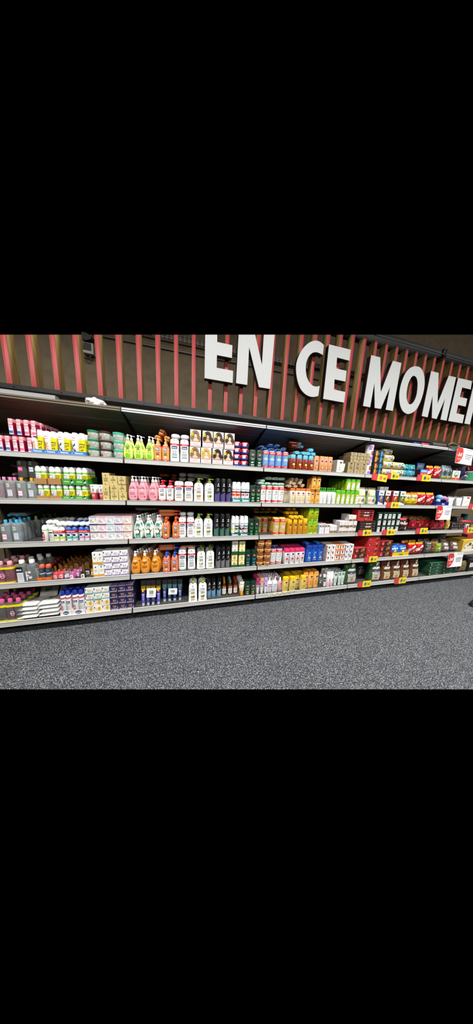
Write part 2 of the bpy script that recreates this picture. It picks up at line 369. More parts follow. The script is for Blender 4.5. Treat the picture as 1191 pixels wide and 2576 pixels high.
# ================================================================== the setting
CUTN = ray(0, 842).cross(ray(1191, 842)).normalized()
if CUTN.z < 0: CUTN = -CUTN
def cut(me):                 # end a mesh at the height up to which the place is known
    bm = bmesh.new(); bm.from_mesh(me)
    r = bmesh.ops.bisect_plane(bm, geom=bm.verts[:]+bm.edges[:]+bm.faces[:], plane_co=CAM, plane_no=CUTN, clear_outer=True, dist=1e-5)
    ed = [e for e in r['geom_cut'] if isinstance(e, bmesh.types.BMEdge) and e.is_valid and e.is_boundary]
    if ed: bmesh.ops.holes_fill(bm, edges=ed, sides=0)
    bm.to_mesh(me); bm.free(); me.update(); return me
def ramp(nd, pts):
    r = nd.new('ShaderNodeValToRGB'); e = r.color_ramp.elements
    while len(e) < len(pts): e.new(.5)
    for el, (p, c) in zip(e, pts): el.position = p; el.color = rgb(c)
    return r
def carpet():
    m, nd, lk, b = newmat('speckled_carpet'); tc = nd.new('ShaderNodeTexCoord')
    n1 = nd.new('ShaderNodeTexNoise'); n1.inputs['Scale'].default_value = 150; n1.inputs['Detail'].default_value = 1.5; n1.inputs['Roughness'].default_value = .6
    n2 = nd.new('ShaderNodeTexNoise'); n2.inputs['Scale'].default_value = 3; n2.inputs['Detail'].default_value = 2
    n3 = nd.new('ShaderNodeTexVoronoi'); n3.inputs['Scale'].default_value = 210
    r = ramp(nd, [(.28, '#1d1f23'), (.42, '#2e3035'), (.52, '#404247'), (.62, '#606266'), (.75, '#9c9c9b')])
    for n in (n1, n2, n3): lk.new(tc.outputs['Object'], n.inputs['Vector'])
    sv = nd.new('ShaderNodeSeparateColor'); lk.new(n3.outputs['Color'], sv.inputs[0])
    ad = nd.new('ShaderNodeMath'); ad.operation = 'MULTIPLY_ADD'; ad.inputs[1].default_value = .34; lk.new(sv.outputs[0], ad.inputs[0])
    sb = nd.new('ShaderNodeMath'); sb.operation = 'SUBTRACT'; sb.inputs[1].default_value = .17; lk.new(n1.outputs['Fac'], sb.inputs[0]); lk.new(sb.outputs[0], ad.inputs[2])
    lk.new(ad.outputs[0], r.inputs['Fac'])
    mx = nd.new('ShaderNodeMix'); mx.data_type = 'RGBA'; mx.blend_type = 'MULTIPLY'; mx.inputs[0].default_value = .2
    lk.new(r.outputs['Color'], mx.inputs[6]); lk.new(n2.outputs['Fac'], mx.inputs[7]); lk.new(mx.outputs[2], b.inputs['Base Color'])
    bp = nd.new('ShaderNodeBump'); bp.inputs['Strength'].default_value = .5; bp.inputs['Distance'].default_value = .004
    lk.new(n1.outputs['Fac'], bp.inputs['Height']); lk.new(bp.outputs['Normal'], b.inputs['Normal']); b.inputs['Roughness'].default_value = .85
    b.inputs['Specular IOR Level'].default_value = .2
    return m
def noisy(name, c0, c1, scale, rough=.7, stretch=(1, 1, 1), bump=.1, detail=5, metal=0):
    m, nd, lk, b = newmat(name); tc = nd.new('ShaderNodeTexCoord'); mp = nd.new('ShaderNodeMapping'); mp.inputs['Scale'].default_value = stretch
    n = nd.new('ShaderNodeTexNoise'); n.inputs['Scale'].default_value = scale; n.inputs['Detail'].default_value = detail
    r = ramp(nd, [(.3, c0), (.7, c1)]); lk.new(tc.outputs['Object'], mp.inputs['Vector']); lk.new(mp.outputs[0], n.inputs['Vector'])
    lk.new(n.outputs['Fac'], r.inputs['Fac']); lk.new(r.outputs['Color'], b.inputs['Base Color'])
    if bump:
        bp = nd.new('ShaderNodeBump'); bp.inputs['Strength'].default_value = bump; bp.inputs['Distance'].default_value = .003
        lk.new(n.outputs['Fac'], bp.inputs['Height']); lk.new(bp.outputs['Normal'], b.inputs['Normal'])
    b.inputs['Roughness'].default_value = rough; b.inputs['Metallic'].default_value = metal; return m
def perforated(name, base, hole, pitch, rad, axes='XZ', rough=.6):
    m, nd, lk, b = newmat(name); tc = nd.new('ShaderNodeTexCoord'); sp = nd.new('ShaderNodeSeparateXYZ'); lk.new(tc.outputs['Object'], sp.inputs[0])
    def cell(ax, p):
        d = nd.new('ShaderNodeMath'); d.operation = 'DIVIDE'; d.inputs[1].default_value = p; lk.new(sp.outputs[ax], d.inputs[0])
        f = nd.new('ShaderNodeMath'); f.operation = 'FRACT'; lk.new(d.outputs[0], f.inputs[0])
        s = nd.new('ShaderNodeMath'); s.operation = 'SUBTRACT'; s.inputs[1].default_value = .5; lk.new(f.outputs[0], s.inputs[0])
        q = nd.new('ShaderNodeMath'); q.operation = 'MULTIPLY'; lk.new(s.outputs[0], q.inputs[0]); lk.new(s.outputs[0], q.inputs[1]); return q
    a, c = cell(axes[0], pitch[0]), cell(axes[1], pitch[1])
    s = nd.new('ShaderNodeMath'); s.operation = 'ADD'; lk.new(a.outputs[0], s.inputs[0]); lk.new(c.outputs[0], s.inputs[1])
    l = nd.new('ShaderNodeMath'); l.operation = 'LESS_THAN'; l.inputs[1].default_value = rad*rad; lk.new(s.outputs[0], l.inputs[0])
    mx = nd.new('ShaderNodeMix'); mx.data_type = 'RGBA'; mx.inputs[6].default_value = rgb(base); mx.inputs[7].default_value = rgb(hole)
    lk.new(l.outputs[0], mx.inputs[0]); lk.new(mx.outputs[2], b.inputs['Base Color']); b.inputs['Roughness'].default_value = rough; return m
M_WALL = noisy('painted_concrete_wall', '#63543f', '#70614b', 14, .85, bump=.25)
M_WOOD = noisy('oak_veneer', '#69552f', '#917644', 9, .55, (7, 7, .7), .08)
M_BACK = perforated('perforated_back_panel', '#74634c', '#15110d', (.02, .02), .26)
M_DECK = perforated('slotted_shelf_deck', '#3c3c3d', '#121212', (.025, .05), .2, 'XY', .5)
M_RAIL = noisy('scuffed_white_rail', '#aeaca6', '#bab8b3', 6, .42, (1, 1, 3), 0)
M_GREY = noisy('grey_canopy_steel', '#75777a', '#84868a', 8, .4, (.4, 5, 5), 0)
M_ALU = noisy('brushed_light_rail', '#c9ced6', '#e2e6ec', 10, .3, (.2, 8, 8), 0)
M_TAN = noisy('dull_canopy_steel', '#6e614e', '#7c6e5a', 8, .45, (.4, 5, 5), 0)
M_LETTER = noisy('satin_white_letter', '#b1b2b1', '#b5b5b4', 60, .5, bump=0)
M_BLACKRAIL = noisy('black_painted_steel', '#121211', '#1e1d1b', 20, .5, bump=0)
# floor: ends where the photograph stops showing it
a, b2 = atZ(0, 1734, 0), atZ(1191, 1734, 0); dv = b2-a
A, B_ = a-dv*.9, b2+dv*1.6
m = MB(); K = carpet()
pl = [(A.x, A.y), (B_.x, B_.y), (B_.x+1, .75), (A.x-.6, .75)]
m.add([(x, y+(.25 if z and y < .7 else 0), z) for z in (0, -.05) for x, y in pl], [(0, 1, 2, 3), (7, 6, 5, 4)]+[(i, i+4, (i+1) % 4+4, (i+1) % 4) for i in range(4)], K)
simple('floor', m, kind='structure')
m = MB(); m.box(-3, 9.5, .75, .85, 0, 5, M_WALL)
o = simple('wall_back', m, kind='structure'); cut(o.data)
# wall furniture behind the slats
def wallpx(px, py): return atY(px, py, .745)
def tray(px0, py0, px1, py1, label, hgt=.05):
    p, q = wallpx(px0, py0), wallpx(px1, py1); m = MB(); z = (p.z+q.z)/2
    k = M_TRAY; m.box(p.x, q.x, .70, .712, z-hgt/2, z+hgt/2, k); m.box(p.x, q.x, .70, .749, z-hgt/2, z-hgt/2+.004, k)
    o = simple('cable_tray', m, label, 'cable tray'); cut(o.data)
M_TRAY = perforated('slotted_tray_steel', '#6a5f52', '#17130f', (.05, .022), .3)
tray(300, 846, 780, 912, 'long slotted steel cable tray on the wall behind the slats', .07)
tray(790, 930, 920, 947, 'short slotted cable tray on the wall behind the curved letter', .06)
m = MB(); p = wallpx(60, 842); pts = [wallpx(330, 872), wallpx(520, 905), wallpx(700, 930), wallpx(905, 965)]
zz = sum(q.z for q in pts)/4; m.tube([(pts[0].x-.6, .735, zz), (pts[-1].x, .735, zz)], .012, '#5a5044'); o = simple('conduit', m, 'thin conduit running along the wall below the cable tray', 'conduit'); cut(o.data)
t = root('wall_controller', wallpx(225, 905), 'pale square wall control box with dark screen and hanging cable', 'control box')
def dev(pts, key, y0, y1):
    m = MB(); l = [wallpx(*p)-t.location for p in pts]; m.prism([(q.x, q.z) for q in l], y0, y1, key, key); return m
simple('housing', dev([(213, 868), (240, 872), (241, 899), (214, 893)], '#8d8578', -.05, 0), parent=t)
simple('screen', dev([(216, 870), (235, 873), (236, 890), (216, 886)], '#0c0c0c/c', -.056, -.05), parent=t)
me = dev([(213, 846), (221, 846), (238, 855), (237, 862), (224, 866), (213, 860)], '#060606/c', -.06, 0); o = simple('cable_socket', me, parent=t)
m = MB(); m.tube([wallpx(*p)-t.location+Vector((0, -.03, 0)) for p in ((213, 900), (218, 905), (226, 907), (231, 903), (232, 895))], .008, '#0d0d0d'); simple('cable', m, parent=t)
# slatted screen
SY, SD, SWD, PIT_, SX0, SZ, STOP = .15, .078, .033, .1606, -.842-.0165+.0165, 2.16, 3.17
ss = root('slatted_screen', (0, SY, SZ), 'screen of upright wooden slats with red front edges above the shelves', 'slatted screen')
for k in range(-3, 47):
    x = SX0+PIT_*k
    m = MB(); m.box(x-SWD/2, x+SWD/2, SY+.003, SY+SD, SZ-.01, STOP+.04, M_WOOD); me = cut(m.mesh('slat'))
    if not me.polygons: continue
    me.transform(Matrix.Translation((0, -SY, -SZ)))
    s = simple('slat', me, parent=ss)
    m = MB(); m.box(x-SWD/2-.0004, x+SWD/2+.0004, SY, SY+.003, SZ-.005, STOP+.04, '#98282c/c'); m.box(x-SWD/2-.001, x-SWD/2-.0004, SY, SY+.004, SZ-.005, STOP, '#d3a86a')
    me = cut(m.mesh('red_edge')); me.transform(Matrix.Translation((0, -SY, -SZ))); simple('red_edge', me, parent=s)
m = MB(); m.box(-2, 8, -.012, SD+.02, -.036, .0, M_BLACKRAIL); m.box(-2, 8, -.02, -.012, -.036, -.028, M_BLACKRAIL)
r_ = simple('bottom_rail', m, parent=ss)
for k in range(-3, 47, 1):
    m = MB(); x = SX0+PIT_*k+.03; m.loft([(0, .006, .006, 2), (.004, .004, .004, 2)], '#050505', seg=10)
    if k % 2 == 0: o = simple('screw', m.mesh('screw', Matrix.Translation((x, -.012, -.018)) @ RX), parent=r_)
m = MB(); m.box(1.5, 9, SY-.03, SY+SD+.03, STOP, STOP+.06, M_BLACKRAIL); m.box(1.5, 9, SY-.04, SY-.03, STOP+.012, STOP+.022, M_BLACKRAIL)
me = cut(m.mesh('top_rail')); me.transform(Matrix.Translation((0, -SY, -SZ))); tr_ = simple('top_rail', me, parent=ss)
p = atY(1117, 890, SY-.03); m = MB(); m.box(p.x-.03, p.x+.03, -.05, SD+.05, STOP-SZ-.012, STOP-SZ+.075, '#0c0c0c', .006); simple('rail_clamp', m, parent=tr_)
# sign letters
LY0, LY1 = .1, .148
def Z2(x, y): return (400+x/2.9775, 830+y/2.9775)
def Z3(x, y): return (791+x/2.9775, 830+y/2.9775)
def curve(l, corners):       # rounded outline through the points, sharp at the corners
    out = []; n = len(l)
    for i in range(n):
        p0, p1, p2, p3 = l[i-1], l[i], l[(i+1) % n], l[(i+2) % n]
        if i in corners and (i+1) % n in corners: out.append(p1); continue
        if i in corners: p0 = p1
        if (i+1) % n in corners: p3 = p2
        for k in range(4):
            t = k/4; out.append(tuple(.5*(2*b+(c-a)*t+(2*a-5*b+4*c-d)*t*t+(3*b-a-3*c+d)*t**3) for a, b, c, d in zip(p0, p1, p2, p3)))
    return out
def letter(ch, outer, inner, label, corners=None):
    P = lambda l: [(q.x, q.z) for q in (atY(px, py, LY0) for px, py in l)]
    o_ = P(curve(outer, corners) if corners is not None else outer); h_ = [P(curve(inner, ()))] if inner else []
    x = (min(q[0] for q in o_)+max(q[0] for q in o_))/2; z = min(q[1] for q in o_)
    t = root('sign_letter', (x, LY1, z), label, 'letter', 'letters of the wall sign')
    for pn, y0, y1, kf, ks in (('white_face', LY0-.004, LY0, M_LETTER, M_LETTER), ('black_return', LY0, LY1, '#0b0b0b', '#0b0b0b')):
        m = MB(); m.prism(o_, y0, y1, kf, ks, h_); me = cut(m.mesh(pn)); me.transform(Matrix.Translation((-x, -LY1, -z))); simple(pn, me, parent=t)
letter('E', [Z2(*p) for p in [(348, 10), (437, 10), (437, 92), (551, 117), (547, 212), (435, 190), (433, 285), (556, 308), (553, 398), (342, 362)]], None, 'large white letter E, first letter of the wall sign')
letter('N', [Z2(*p) for p in [(598, 20), (717, 20), (772, 265), (787, 20), (868, 20), (833, 443), (750, 430), (676, 130), (662, 413), (578, 400)]], None, 'large white letter N ending the first word of the wall sign')
letter('C', [(815, 868.6), (806, 861), (795, 857.5), (781, 861), (767, 872), (755, 889), (747, 910), (745, 930), (748, 955), (755, 976), (766, 990), (779, 997.5), (791, 998.8), (801, 996), (804.4, 971), (796, 973), (786, 970), (777, 960), (771, 945), (769.4, 925), (772, 908), (778, 896), (786, 888.5), (795, 886.5), (804, 889), (812.5, 894)], None, 'large white letter C on the slatted screen', (0, 13, 14, 25))
letter('E', [Z3(*p) for p in [(110, 110), (272, 150), (262, 232), (170, 208), (164, 290), (241, 308), (233, 388), (151, 371), (147, 448), (232, 466), (222, 545), (66, 517)]], None, 'large white letter E just right of the curved C')
letter('M', [Z3(*p) for p in [(426, 190), (494, 207), (497, 470), (588, 233), (652, 249), (588, 607), (535, 598), (568, 424), (498, 592), (452, 585), (450, 395), (418, 580), (365, 570)]], None, 'large white letter M starting the third word of the sign')
letter('O', [Z3(*p) for p in [(765, 274), (795, 285), (818, 325), (826, 380), (822, 440), (805, 510), (780, 570), (750, 610), (715, 628), (690, 628), (660, 605), (642, 560), (636, 505), (640, 450), (655, 390), (680, 330), (710, 292), (740, 276)]],
       [Z3(*p) for p in [(748, 345), (765, 360), (773, 395), (772, 440), (765, 490), (750, 530), (733, 552), (716, 558), (702, 548), (692, 520), (690, 480), (695, 440), (705, 400), (718, 370), (732, 350)]], 'large white round letter O on the wall sign', ())
letter('M', [Z3(*p) for p in [(875, 309), (931, 323), (922, 555), (1007, 344), (1061, 356), (990, 680), (945, 672), (980, 510), (915, 668), (880, 660), (886, 490), (848, 655), (805, 645)]], None, 'large white letter M just right of the round O')
letter('E', [Z3(*p) for p in [(1077, 360), (1180, 384), (1171, 447), (1107, 432), (1090, 503), (1145, 515), (1133, 575), (1077, 562), (1064, 625), (1123, 638), (1110, 700), (1003, 682)]], None, 'large white letter E near the right end of the sign')
nx = Xpx(1168.5, LY0, 2.42); nz0, nz1 = 2.42, 2.955; q = (nz1-nz0)
letter('N', [tuple(( CX+FPX*((Vector((x, LY0, z))-CAM).dot(rt))/((Vector((x, LY0, z))-CAM).dot(fw)), CY-FPX*((Vector((x, LY0, z))-CAM).dot(up))/((Vector((x, LY0, z))-CAM).dot(fw)))) for x, z in
       [(nx, nz0), (nx+.115, nz0), (nx+.115, nz0+.36), (nx+.24, nz0), (nx+.36, nz0), (nx+.36, nz1), (nx+.245, nz1), (nx+.245, nz1-.34), (nx+.12, nz1), (nx, nz1)]], None, 'white letter N cut off by the right edge of the picture')
# ------------------------------------------------------------------ shelving
BAY = {-1: 'leftmost bay', 0: 'second bay', 1: 'middle bay', 2: 'fourth bay', 3: 'rightmost bay'}
def shelf_template(lv):
    out = []
    m = MB(); m.box(.004, W-.004, .012, .47, -.026, 0, M_DECK); me = m.mesh('shelf_board'); out.append(('shelf_board', me, None, None))
    m = MB(); H = .043; a0 = .007; e = W-.007
    m.add([(a0, 0, .004), (e, 0, .004), (e, -.004, -H+.004), (a0, -.004, -H+.004), (a0, .012, .004), (e, .012, .004), (e, .012, -H+.004), (a0, .012, -H+.004)],
          [(0, 3, 2, 1), (4, 5, 6, 7), (0, 1, 5, 4), (3, 7, 6, 2), (0, 4, 7, 3), (1, 2, 6, 5)], M_RAIL)
    m.box(a0, e, -.0055, -.002, -H+.004, -H+.008, M_RAIL); m.box(a0, e, -.0025, .001, .0, .004, M_RAIL)
    out.append(('price_rail', m.mesh('price_rail'), None, None))
    if lv < 5:
        for x in (.012, W-.012):
            m = MB(); m.prism([(.02, -.026), (.47, -.026), (.47, -.12), (.42, -.11), (.06, -.04)], -.0015, .0015, '#151413', '#151413'); out.append(('bracket', m.mesh('bracket', Matrix.Translation((x, 0, 0)) @ Matrix.Rotation(math.pi/2, 4, 'Z')), None, None))
    return out, (W, .47, .03)
for lv in LV:
    T = shelf_template(lv)
    for b in range(-1, 4):
        spawn(T, 'shelf', (b*W, 0, LV[lv]), 'white-fronted dark metal shelf, %s of the %s' % (SHN[lv], BAY[b]), 'shelf', 'shelves of the gondola')
for b in range(-1, 4):
    m = MB(); m.box(.003, W-.003, 0, .012, .09, 2.03, M_BACK); o = simple('back_panel', m, 'dark perforated back panel behind the shelves of the %s' % BAY[b], 'back panel', 'back panels', loc=(b*W, .472, 0))
    m = MB(); m.box(.004, W-.004, 0, .01, .002, .1, '#0b0b0a'); simple('kick_plate', m, 'black kick plate under the bottom shelf of the %s' % BAY[b], 'kick plate', 'kick plates', loc=(b*W, .2, 0))
JN = ['left of the pump bottles', 'between the pump bottles and the twin packs', 'between the fourth and rightmost bays', 'at the right end of the shelves']
for k in range(-1, 5):
    t = root('shelving_upright', (k*W, .485, 0), 'black steel upright and foot %s' % ('at the far left end of the shelves', 'between the leftmost and second bays', 'between the second and middle bays', 'between the middle and fourth bays', 'between the fourth and rightmost bays', 'at the far right end of the shelves')[k+1], 'upright', 'shelving uprights')
    m = MB(); m.box(-.02, .02, .0, .06, .0, 2.05, '#12110f'); simple('post', m, parent=t)
    m = MB(); m.box(-.012, .012, -.455, 0, .03, .085, '#171614'); simple('base_leg', m, parent=t)
    m = MB(); m.loft([(0, .016, .016, 2), (.006, .016, .016, 2), (.008, .006, .006, 2), (.035, .006, .006, 2)], '#3a3732', seg=12, xy=(0, -.425)); simple('foot', m, parent=t)
# canopies
CZ = 2.041
for b in range(-1, 4):
    dull = b == -1; k1 = M_TAN if dull else M_GREY; k2 = M_TAN if dull else M_ALU
    t = root('canopy', (b*W, 0, CZ), ('dull brown' if dull else 'grey')+' ribbed canopy with '+('a plain rail' if dull else 'a bright rail')+' over the '+BAY[b], 'canopy', 'canopies over the shelves')
    e0, e1 = .006, W-.006
    def yz(prof, key, nm):
        m = MB(); n = len(prof); vs = [(x, y, z) for x in (e0, e1) for y, z in prof]
        m.add(vs, [(i, (i+1) % n, n+(i+1) % n, n+i) for i in range(n)]+[list(range(n))[::-1], list(range(n, 2*n))], key); return m
    simple('ribbed_underside', yz([(.012, -.03), (.012, -.005), (.47, -.005), (.47, -.14), (.33, -.1), (.325, -.092), (.2, -.063), (.195, -.055), (.08, -.038), (.075, -.032)], k1, 'u'), parent=t)
    m = MB(); m.box(e0, e1, 0, .014, -.012, 0, k2); m.box(e0, e1, .004, .014, -.019, -.012, '#14161a'); m.box(e0, e1, -.001, .014, -.029, -.019, k2)
    simple('light_rail', m, parent=t)
    m = MB(); m.prism([(.0, .002), (.03, .004), (.3, -.02), (.47, -.06), (.47, -.24), (.42, -.2), (.26, -.115), (.0, -.03)], -.004, .004, '#0c0c0b', '#0c0c0b')
    simple('arm', m.mesh('arm', Matrix.Rotation(math.pi/2, 4, 'Z')), parent=t)
# things lying on the canopies
p = atY(0, 985, -.0); q = atY(136, 1000, .0)
t = MB(); t.box(-1.3, q.x, .0, .05, .0, .032, '#85868a', .003); t.box(-1.3, q.x, -.004, .0, .0, .03, '#9a9b9e')
simple('metal_strip', t, 'loose grey metal strip lying on the dull canopy', 'metal strip', loc=(0, .015, CZ+.001))
bm = bmesh.new(); bmesh.ops.create_icosphere(bm, subdivisions=4, radius=1); rr = random.Random(3)
from mathutils import noise
for v in bm.verts:
    n = noise.noise(v.co*1.7)*.35+noise.noise(v.co*4)*.12
    f = 1+n; v.co = (v.co.x*.078*f, v.co.y*.04*f, max(-.018, v.co.z*.03*f*(1.35-.6*v.co.x)))
me = bpy.data.meshes.new('plastic_wrap'); bm.to_mesh(me); bm.free(); me.materials.append(mat('#dcdad4/f')); p = atY(243, 1013, .04)
o = simple('plastic_wrap', me, 'crumpled scrap of clear white wrap lying on the canopy', 'plastic wrap', loc=(p.x, .05, CZ+.019))
p = atY(1108, 1119, .05); m = MB(); m.tube([(-.16, .03, 0), (.1, .03, 0)], .03, '#4e463b', 12); simple('cardboard_tube', m, 'grey brown tube lying on the canopy near the sale sign', 'tube', loc=(p.x, .03, CZ+.031))
p = atY(1140, 1119, .0); m = MB(); m.tube([(.1*math.cos(a/12*6.283), .0+.03*math.sin(a/6*6.283)*.3, .026*math.sin(a/12*6.283)) for a in range(13)], .008, '#6f6b4a', 8); simple('cable_loop', m, 'flat olive cable loop on the canopy edge near the sale sign', 'cable loop', loc=(p.x, -.012, CZ+.036))
p = atY(1066, 1115, .05); m = MB(); m.box(-.06, .06, 0, .04, 0, .03, '#b5383c', .003); simple('red_tag', m, 'small red tag box lying on the canopy edge', 'tag', loc=(p.x, .02, CZ+.001))
p = atY(1048, 1111, .05); m = MB(); m.box(-.05, .05, 0, .04, 0, .024, '#2b3f8c', .006); simple('blue_tag', m, 'small blue tag beside the red tag on the canopy', 'tag', loc=(p.x-.02, .02, CZ+.001))
m = MB(); m.tube([(0, 0, .012), (0, -.012, .0), (0, -.012, -.03), (0, 0, -.035)], .003, '#8a8a86'); p = atY(1060, 1120, 0); simple('wire_hook', m, 'small wire hook clipped over the canopy light rail', 'hook', loc=(p.x, -.004, CZ))
# shoe at the right edge
p = atZ(1180, 1523, 0); t = root('shoe', (p.x+.15, p.y-.02, 0), 'dark blue shoe at the right edge of the carpet', 'shoe')
m = MB(); m.loft([(0, .15, .05, 2.4), (.018, .152, .052, 2.4), (.024, .148, .05, 2.4)], '#08090c', seg=28); simple('sole', m, parent=t)
m = MB(); m.loft([(.024, .144, .047, 2.4), (.045, .138, .045, 2.3), (.06, .115, .04, 2.2), (.075, .085, .035, 2.2), (.09, .07, .033, 2.2)], '#151b2c', seg=28); simple('upper', m, parent=t)
# ------------------------------------------------------------------ lamps: shop ceiling row over the aisle, plus an added fill row
def lamp(x, y, z, sx, sy, power, tilt=0, spread=150):
    l = bpy.data.lights.new('ceiling_or_fill_lamp', 'AREA'); l.shape = 'RECTANGLE'; l.size = sx; l.size_y = sy; l.energy = power; l.color = (1, .992, .968); l.spread = math.radians(spread)
    o = bpy.data.objects.new('ceiling_or_fill_lamp', l); COL.objects.link(o); o.location = (x, y, z); o.rotation_euler = (math.radians(tilt), 0, 0)
for x in (-1.6, .35, 2.3, 4.25, 6.2): lamp(x, -1.7, 4.7, 1.5, .3, LAMP1, 8, SPR)
for x in (-1.2, 1.8, 4.8, 7.8): lamp(x, -3.6, 3.6, 1.6, .5, LAMP_FILL, 58, 170)  # added fill lamps, tilted to brighten the shelf fronts and upper wall
wd = bpy.data.worlds.new('shop'); SC.world = wd; wd.use_nodes = True; wd.node_tree.nodes['Background'].inputs[0].default_value = (0, 0, 0, 1)
SC.view_settings.view_transform = 'Standard'; SC.view_settings.look = 'None'; SC.view_settings.exposure = EXPO; SC.view_settings.gamma = 1
# ================================================================== stock, left two bays
K_, Wt, NV, RD, GR = '#1a1a1c', '#f4f3ef', '#1e2a66', '#d2202c', '#6b6b70'
def sanex(st, cap='#efefee'):
    return bottle('sham', '#f1f1ee', cap, bands=[(.72, .8, RD)], dr=.55, lab=[('t', 'EURO PACK', 0, .76, .028, '#ffffff', .8), ('r', -.62, .62, .575, .69, NV), ('t', 'Sanex', 0, .632, .07, '#ffffff', .52),
        ('o', 0, .47, .5, .085, '#c9d3d4'), ('t', 'zero%', 0, .47, .05, st, .7), ('l', -.65, .65, .3, .38, 3, '#9aa0a4'), ('e', -.35, .29, .1, .02, '#a8b2b4'), ('e', 0, .29, .1, .02, '#a8b2b4'), ('e', .35, .29, .1, .02, '#a8b2b4'), ('r', -.6, .6, .2, .225, st), ('e', 0, .945, .12, .022, '#8b8f92')])
def petit(body, band, lab, cap='#f6f6f4'):
    return bottle('tear', body, pump=cap, dr=.5, lab=lab)
def mixa(body, pump, stripe):
    return bottle('rectp', body, pump=pump, dr=.55, bands=[(0, .07, '#cf2a2e'), (.62, .7, stripe)], lab=[('t', 'HYDRATANT', 0, .655, .02, '#ffffff', .7), ('r', -.5, .5, .45, .58, '#3848a0'), ('t', 'Mixa', 0, .535, .06, '#ffffff', .42), ('l', -.4, .4, .47, .49, 2, '#c9cdea'),
        ('t', 'LAIT CORPS', 0, .38, .028, '#54442f', .6), ('l', -.55, .55, .27, .34, 3, '#7a654c'), ('e', .0, .18, .3, .04, '#f3e6d2'), ('t', 'LOT', 0, .035, .03, '#ffffff', .5)])
def olivelab(f0, f1):
    return [('p', [(-.16, .7), (0, .76), (.16, .7), (.04, .71), (.04, .66), (-.04, .66), (-.04, .71)], '#2c3b2a'), ('t', 'Le Petit', -.05, .6, .038, '#4c4c46', .5), ('t', 'Olivier', .05, .545, .042, '#4c4c46', .55), ('l', -.5, .5, .38, .47, 4, '#9a9a90'), ('e', -.66, .5, .09, .016, '#3c3c36'),
            ('e', -.2, .24, .26, .06, f0), ('e', .2, .25, .26, .055, f1), ('p', [(-.5, .3), (-.15, .27), (-.35, .21)], '#7b9a3c'), ('p', [(.5, .31), (.15, .27), (.4, .22)], '#7b9a3c'), ('l', -.5, .5, .1, .15, 3, '#8d8d84')]
def olive(f0, f1): return bottle('olive', '#f3f2ed', pump='#8c9c4a', dr=.62, lab=olivelab(f0, f1))
def hair(c):
    return bottle('hair', '#19191b', '#1c1c1e', bands=[(0, .33, c)], dr=1, lab=[('e', .15, .76, .2, .03, '#ffffff'), ('p', [(.06, .74), (.24, .74), (.2, .705), (.1, .705)], '#ffffff'), ('l', -.35, .65, .675, .69, 2, '#c9c9cc'), ('t', 'taft', .1, .57, .03, '#d9d9dc', .4), ('l', -.5, .6, .47, .53, 3, '#8d8d94'), ('p', [(-.95, .33), (.95, .33), (.95, .42)], c)])
def petrol(c): return bottle('petrol', '#123a2c', '#0f3024', dr=.7, lab=[('r', -.38, .38, .66, .76, '#d8404a'), ('l', -.25, .25, .69, .73, 2, '#f6c4c6'), ('t', 'PETROLE', 0, .5, .045, c, .72), ('t', 'HAHN', 0, .43, .04, c, .5), ('p', [(-.55, .24), (-.1, .33), (.1, .28), (.5, .34), (.2, .22)], c), ('r', -.5, .5, .12, .16, c), ('l', -.5, .5, .06, .09, 2, '#7f9a8c')])
# ---- top shelf, leftmost bay
TW = lambda bl: bottle('rect', '#a3153f', '#f09aa4', dr=1.7, bands=[], lab=[('r', -.86, .86, .03, .76, '#f4d5d8'), ('r', -.86, .86, .6, .68, '#a3153f'), ('t', 'LOT DE 2', 0, .64, .06, '#ffffff', .8), ('l', -.6, .6, .44, .56, 3, '#c58f96'), ('r', -.8, .8, .1, .26, bl), ('r', -.86, .86, .03, .09, '#f7eef0')])
blk('shampoo_twin_pack', 'shampoo', ['pink shampoo twin pack with blue panel', 'pink shampoo twin pack with pale pink panel'], 1, [(-4, 9), (14, 28), (33, 47), (50, 63), (70, 81)], 1094, [TW('#3f6fc4'), TW('#dd6f92')], rows=5, hid=lambda c, r, t: 0 if c < 2 else 1, group='pink twin packs on the top shelf')
blk('shampoo_twin_pack', 'shampoo', ['upper pink shampoo twin pack with blue panel', 'upper pink shampoo twin pack with pale panel'], 1, [(22, 35), (43, 56), (62, 75), (80, 93)], 1060, [TW('#3f6fc4'), TW('#dd6f92')], rows=5, z0=Zpy(1094, Xpx(40, .012, 1.62), .012)+.0012, hfix=Zpy(1094, Xpx(7, .012, 1.62), .012)-1.62, hid=lambda c, r, t: 0 if c < 2 else 1, group='pink twin packs on the top shelf')
def rex(fan, fan2, yellow):
    lab = [('t', 'Rexona', -.1, .66, .035, '#2b2f55', .6), ('r', -.7, .5, .75, .775, '#d9585c'), ('p', [(-.9, .2), (-.5, .42), (-.15, .57), (-.55, .28)], '#262a4e'), ('p', [(-.5, .36), (.3, .55), (.3, .44)], fan), ('p', [(-.5, .33), (.4, .4), (.4, .27)], fan2), ('p', [(-.5, .3), (.4, .22), (.3, .1)], fan)]
    if yellow: lab = [('t', 'Rexona', 0, .74, .03, '#55586b', .6), ('t', '72H', 0, .62, .03, '#c9b31a', .4), ('t', 'OFFRE', 0, .5, .062, K_, .85), ('t', 'LOT', 0, .38, .095, K_, .8), ('t', 'x2', .05, .25, .085, K_, .55)]
    return bottle('spray', '#f2f2f2', '#fbfbfb', bands=[(.02, .7, '#f4e01c')] if yellow else [], dr=1, lab=lab)
FANS = [('#ec9468', '#f0ac84'), ('#2a2d33', '#b8d6e4')]
